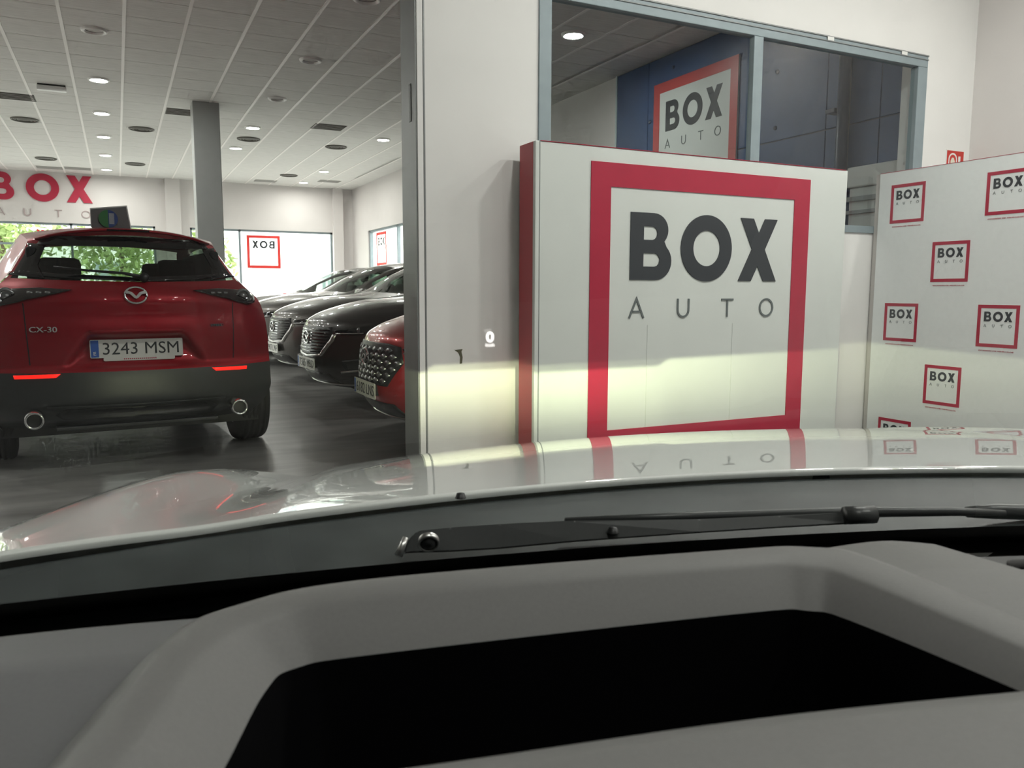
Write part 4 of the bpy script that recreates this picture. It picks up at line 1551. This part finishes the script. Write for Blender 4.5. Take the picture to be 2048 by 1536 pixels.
bmesh.ops.bevel(bm, geom=list(bm.edges), offset=.0015, segments=2, affect='EDGES')
bm.to_mesh(wa.data)
bm.free()
lathe('pivot_ring', [(.0095, .0), (.0100, .005), (.0080, .006), (.0078, .003)], M_SILVER, wa, 24, 'y', (0, 0, 0))
ring_ = bpy.data.objects[wa.children[0].name]
ring_.location = P0 + Vector((0, -.016, .004))
ring_.rotation_euler = (math.radians(180 + 25), 0, 0)
cp = lathe('pivot_cap', [(0, .009), (.004, .008), (.0078, .004), (.0080, .0)], M_BLACK, wa, 24, 'y', (0, 0, 0))
cp.location = P0 + Vector((0, -.016, .004))
cp.rotation_euler = (math.radians(180 + 25), 0, 0)
cl_ = tube('blade_clip', [carpt(1690, 1031, .732), carpt(1748, 1029, .73)], [.0105, .0105], M_WIPER, wa, 8, flat=.9)
tube('wiper_blade', [carpt(1130, 1041, .76), carpt(1400, 1032, .765), carpt(1720, 1024, .75), carpt(1900, 1023, .74), carpt(2010, 1026, .735)], [.003, .005, .006, .005, .003], M_WIPER, wa, 8)
tube('pivot_boss', [carpt(797, 1112, .715), carpt(812, 1075, .722)], [.004, .003], M_SILVER, wa, 6)
tube('wiper_arm', [carpt(1935, 1024, .76), carpt(1990, 1022, .765), carpt(2120, 1026, .77), carpt(2300, 1030, .77)], [.006, .009, .009, .008], M_WIPER, own, 8)
# washer jet on the cowl
for px, py in ((921, 996), (1226, 1065)):
    c_ = carpt(px, py, .80 if py < 1030 else .735)
    o = lathe('washer_jet', [(0, .006), (.004, .005), (.006, .0)], M_BLACK, own, 14)
    o.location = c_

# dashboard
def loop_spline(pts, n, closed=True):
    P_ = [np.array(p, float) for p in pts]
    N = len(P_)
    out = []
    seg = N if closed else N - 1
    for i in range(seg):
        p0, p1, p2, p3 = P_[(i - 1) % N], P_[i], P_[(i + 1) % N], P_[(i + 2) % N]
        if not closed:
            p0 = P_[max(0, i - 1)]
            p3 = P_[min(N - 1, i + 2)]
        for k_ in range(n):
            t = k_ / n
            out.append(.5 * ((2 * p1) + (-p0 + p2) * t + (2 * p0 - 5 * p1 + 4 * p2 - p3) * t * t + (-p0 + 3 * p1 - 3 * p2 + p3) * t**3))
    if not closed:
        out.append(P_[-1])
    return out


def loft(name, loops, m, parent, closed=True):
    V = [tuple(p) for lp in loops for p in lp]
    n = len(loops[0])
    Fq = []
    for a in range(len(loops) - 1):
        for i in range(n if closed else n - 1):
            j = (i + 1) % n
            Fq.append((a * n + i, a * n + j, (a + 1) * n + j, (a + 1) * n + i))
    o = mesh_obj(name, V, Fq, m, parent, True)
    bm = bmesh.new()
    bm.from_mesh(o.data)
    bmesh.ops.recalc_face_normals(bm, faces=bm.faces)
    bm.to_mesh(o.data)
    bm.free()
    return o


# ring around the projector well: far-left, far-right, near-right, near-left (8 control points per loop)
def ctl(*pts):
    return [tuple(p) for p in pts]


Oo = ctl((-.150, .30, .905), (-.138, .44, .902), (-.112, .505, .900), (-.020, .538, .901), (.215, .545, .908), (.300, .540, .911), (.335, .500, .912), (.372, .30, .912))
Cc = ctl((-.112, .30, .921), (-.104, .40, .918), (-.080, .452, .914), (-.020, .478, .915), (.215, .492, .918), (.270, .488, .918), (.292, .455, .918), (.330, .30, .920))
Ii = ctl((-.082, .30, .896), (-.072, .405, .893), (-.060, .442, .888), (-.010, .452, .889), (.215, .466, .895), (.258, .462, .896), (.276, .435, .898), (.312, .30, .905))
Bb = ctl((-.070, .30, .80), (-.062, .39, .80), (-.048, .425, .80), (-.008, .440, .80), (.215, .452, .80), (.25, .448, .80), (.264, .425, .80), (.30, .30, .80))


def ext(lp, yn):
    a, b = lp[0], lp[-1]
    return [(a[0] - .03, yn, a[2] + .008)] + lp + [(b[0] + .03, yn, b[2] + .004)]


loops = [loop_spline(ext(l, .16), 10, False) for l in (Oo, Cc, Ii, Bb)]
Oo2 = [p * 1.0 for p in loops[0]]
low = [np.array((p[0] + (-.004 if p[0] < .1 else .004), p[1] + .004, p[2] - .05)) for p in loops[0]]
mid1 = [.5 * (a + b) + np.array((0, 0, .006)) for a, b in zip(loops[0], loops[1])]
c2 = [.82 * b + .18 * c_ + np.array((0, 0, .0015)) for b, c_ in zip(loops[1], loops[2])]
dash_root = loft('display_bezel', [low, loops[0], mid1, loops[1], c2, loops[2]], M_DASH, own, False)
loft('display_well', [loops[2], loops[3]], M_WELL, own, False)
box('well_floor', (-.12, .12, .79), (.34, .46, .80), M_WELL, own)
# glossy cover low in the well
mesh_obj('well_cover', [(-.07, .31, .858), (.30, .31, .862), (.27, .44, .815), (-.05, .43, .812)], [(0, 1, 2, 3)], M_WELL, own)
# instrument hood between the well and the driver
nb = [[(-.10, .306, .86), (.02, .304, .875), (.17, .312, .88), (.36, .318, .88)],
      [(-.10, .300, .905), (.02, .298, .914), (.17, .308, .9175), (.36, .314, .918)],
      [(-.10, .285, .912), (.02, .282, .920), (.17, .292, .923), (.36, .298, .9225)],
      [(-.10, .20, .918), (.02, .20, .924), (.17, .20, .926), (.36, .20, .925)],
      [(-.10, .12, .912), (.02, .12, .916), (.17, .12, .918), (.36, .12, .916)],
      [(-.10, .10, .86), (.02, .10, .86), (.17, .10, .86), (.36, .10, .86)]]
nbl = [loop_spline(l, 8, False) for l in nb]
loft('instrument_hood', nbl, M_DASH, own, False)
# dashboard top pad
def grid_pad(name, rows, m):
    rl = [loop_spline(r, 6, False) for r in rows]
    return loft(name, rl, m, own, False)


grid_pad('dash_pad', [[(-.60, .47, .84), (-.42, .50, .845), (-.25, .525, .85), (-.12, .535, .852)],
                      [(-.60, .46, .872), (-.42, .485, .880), (-.25, .512, .886), (-.12, .522, .888)],
                      [(-.60, .40, .884), (-.42, .42, .890), (-.25, .44, .893), (-.12, .44, .894)],
                      [(-.60, .12, .880), (-.42, .12, .885), (-.25, .12, .888), (-.12, .12, .885)]], M_DASHD)
grid_pad('dash_rear_strip', [[(-.13, .54, .84), (.10, .565, .845), (.45, .575, .848), (.80, .56, .846)],
                             [(-.13, .53, .884), (.10, .556, .886), (.45, .565, .888), (.80, .545, .886)],
                             [(-.13, .50, .880), (.10, .53, .880), (.45, .53, .880), (.80, .51, .880)]], M_BLACK)
# centre pad right of the bezel and the dark screen beside it
grid_pad('centre_pad', [[(.305, .548, .88), (.36, .550, .882), (.405, .545, .88)], [(.305, .540, .909), (.36, .543, .9125), (.400, .538, .910)],
                        [(.320, .46, .914), (.37, .46, .917), (.418, .46, .914)], [(.34, .30, .915), (.42, .30, .918), (.50, .30, .912)], [(.34, .18, .90), (.44, .18, .90), (.54, .18, .90)]], M_DASH)
bm = bmesh.new()
add_box(bm, (.43, .30, .86), (.80, .505, .898), .012)
sc_o = bm_obj('centre_vent', bm, M_BLACK, own)
tube('vent_trim', [(.44, .508, .902), (.55, .512, .904), (.80, .512, .904)], .004, M_DASH, sc_o, 8)

grid_pad('passenger_dash_pad', [[(.52, .575, .80), (.80, .57, .80), (1.05, .55, .80), (1.30, .50, .80)], [(.52, .560, .872), (.80, .555, .874), (1.05, .53, .872), (1.30, .48, .866)],
                                [(.52, .45, .880), (.80, .44, .884), (1.05, .42, .882), (1.30, .38, .876)], [(.56, .20, .86), (.80, .20, .865), (1.05, .20, .865), (1.30, .18, .86)],
                                [(.56, .18, .70), (.80, .18, .70), (1.05, .18, .70), (1.30, .16, .70)]], M_DASHD)
box('bulkhead', (-.42, .585, .30), (1.36, .600, .845), M_BLACK, own)

# head lamps: projector units with the low-beam pattern
def beam(gain, x, y, z, aim, tilt):
    hl = lathe('head_lamp', [(0, .03), (.025, .028), (.036, .015), (.04, -.03), (0, -.03)], M_LENS, own, 24, 'y', (x, y, z))
    ld = bpy.data.lights.new('low_beam', 'SPOT')
    ld.energy = HEADLIGHT_W * gain
    ld.color = (.96, 1.0, .62)
    ld.spot_size = math.radians(96)
    ld.spot_blend = .35
    ld.shadow_soft_size = .012
    ld.use_nodes = True
    nt = ld.node_tree
    em_n = nt.nodes['Emission']
    tc = nt.nodes.new('ShaderNodeTexCoord')
    sp_ = nt.nodes.new('ShaderNodeSeparateXYZ')
    nt.links.new(tc.outputs['Normal'], sp_.inputs[0])

    def math_n(op, a, b=None, clamp=False):
        n_ = nt.nodes.new('ShaderNodeMath')
        n_.operation = op
        n_.use_clamp = clamp
        for i_, v_ in enumerate((a, b)):
            if v_ is None:
                continue
            if isinstance(v_, (int, float)):
                n_.inputs[i_].default_value = v_
            else:
                nt.links.new(v_, n_.inputs[i_])
        return n_.outputs[0]

    def mr(v, a, b, c_, d, smooth=True):
        n_ = nt.nodes.new('ShaderNodeMapRange')
        n_.interpolation_type = 'SMOOTHSTEP' if smooth else 'LINEAR'
        nt.links.new(v, n_.inputs[0])
        for i_, q in zip((1, 2, 3, 4), (a, b, c_, d)):
            n_.inputs[i_].default_value = q
        return n_.outputs[0]
    az = math_n('MULTIPLY', math_n('DIVIDE', sp_.outputs[0], sp_.outputs[2]), -1.0)
    el = math_n('MULTIPLY', math_n('DIVIDE', sp_.outputs[1], sp_.outputs[2]), -1.0)
    cut = mr(az, .0, .035, .0, .014)
    rel = math_n('SUBTRACT', el, cut)
    edge = mr(rel, -.007, .002, 1.0, 0.0)
    fall = mr(rel, -.19, -.015, .07, 1.0)
    hot = math_n('POWER', 2.718, math_n('MULTIPLY', math_n('MULTIPLY', az, az), -3.5))
    hor = math_n('ADD', math_n('MULTIPLY', hot, .8), .2)
    s_ = math_n('MULTIPLY', math_n('MULTIPLY', edge, fall), hor)
    nt.links.new(s_, em_n.inputs['Strength'])
    lo = bpy.data.objects.new('low_beam_lamp', ld)
    link(lo, hl)
    lo.location = (x, y + .06, z)
    lo.rotation_euler = Matrix.Rotation(0, 3, 'X').to_euler()
    # spot looks along -Z: turn it to +Y, then aim
    Rm = Matrix.Rotation(-aim, 4, 'Z') @ Matrix.Rotation(math.radians(90) - tilt, 4, 'X')
    lo.rotation_euler = Rm.to_euler()
    return hl


beam(.72, CX - .66, 1.98, .60, math.radians(7.0), -.021)
beam(1.30, CX + .66, 1.98, .60, math.radians(9.0), -.021)

# ================================================================== OUTDOORS
gnd = mesh_obj('street_paving', [(-60, -40, -.06), (60, -40, -.06), (60, 90, -.06), (-60, 90, -.06)], [(0, 1, 2, 3)], M_ASPH)
struct(gnd, 'pale sunlit paving outside the windows', 'ground')


def tree(name, label, x, y, h, r, seed):
    rnd = random.Random(seed)
    t = thing(name, label, 'tree', (x, y, -.06), 0, 'trees outside the showroom')
    tube('trunk', [(0, 0, 0), (.05, 0, h * .3), (0, .05, h * .62)], [.16, .12, .07], M_BARK, t, 8)
    V, Fl = [], []
    for k in range(1500):
        th, u = rnd.random() * 2 * PI, rnd.random() * 2 - 1
        rr = r * rnd.random()**.4 * (1 + .25 * math.sin(3 * th + seed))
        c_ = Vector((rr * math.sqrt(1 - u * u) * math.cos(th), rr * math.sqrt(1 - u * u) * math.sin(th), h * .62 + rr * u * 1.05))
        a = Vector((rnd.gauss(0, 1), rnd.gauss(0, 1), rnd.gauss(0, 1))).normalized() * .16
        b = Vector((rnd.gauss(0, 1), rnd.gauss(0, 1), rnd.gauss(0, 1))).normalized() * .09
        i0 = len(V)
        V += [c_ - a, c_ + b, c_ + a, c_ - b]
        Fl.append((i0, i0 + 1, i0 + 2, i0 + 3))
    mesh_obj('foliage', V, Fl, M_LEAF, t)


tree('street_tree', 'leafy green tree outside the window left of the red car', -3.2, 30.0, 4.6, 2.1, 1)
tree('street_tree', 'leafy green tree outside, seen through the red car rear window', .2, 33.0, 4.6, 2.0, 2)
tree('street_tree', 'green tree outside just right of the grey pillar', 3.2, 36.0, 3.6, 1.2, 3)
tree('street_tree', 'green tree outside far left of the back window', -8.6, 33.0, 5.2, 2.2, 4)
fence = thing('picket_fence', 'pale upright railing outside the back windows', 'fence', (0, 27.5, -.06))
box('fence_base', (-9, -.1, 0), (9, .1, .55), M_EXTW, fence)
for k in range(60):
    x = -8.85 + .3 * k
    box('fence_picket', (x - .03, -.02, .55), (x + .03, .02, 1.55), M_EXTW, fence)
box('fence_rail', (-9, -.03, 1.50), (9, .03, 1.56), M_EXTW, fence)
bl = thing('street_building', 'white building across the street beyond the back windows', 'building', (5.0, 48.0, -.06))
box('building_wall', (-12, 0, 0), (14, 6, 7.0), M_EXTW, bl)
for k in range(6):
    box('building_window', (-10 + 4 * k, -.04, 1.2), (-8.4 + 4 * k, .0, 2.6), mat('far glass', (.25, .30, .32), .2), bl)

van = thing('delivery_van', 'white van parked outside the right side window', 'car', (9.2, 17.5, -.06))
vb = [(-.95, -2.4, .35), (.95, -2.4, .35), (.95, 2.4, .35), (-.95, 2.4, .35)]
prof_v = [(-2.4, .35), (-2.4, 2.25), (-2.25, 2.38), (.85, 2.38), (1.15, 2.25), (1.75, 1.35), (2.35, 1.15), (2.45, .75), (2.4, .35)]
Wv = [Vector((-.95, y, z)) for y, z in prof_v] + [Vector((.95, y, z)) for y, z in prof_v]
n_ = len(prof_v)
Fv = [tuple(range(n_)), tuple(range(2 * n_ - 1, n_ - 1, -1))] + [(i, i + n_, (i + 1) % n_ + n_, (i + 1) % n_) for i in range(n_)]
vo = mesh_obj('van_body', Wv, Fv, M_EXTW, van)
box('side_window', (-.96, .35, 1.35), (-.94, 1.30, 1.95), M_GLOSSBLK, van)
mesh_obj('windscreen', [(-.85, 1.19, 2.21), (.85, 1.19, 2.21), (.85, 1.73, 1.40), (-.85, 1.73, 1.40)], [(0, 1, 2, 3)], M_GLOSSBLK, van)
for yy in (1.55, -1.5):
    for xx in (-.85, .85):
        wheel(van, xx, yy, .34)
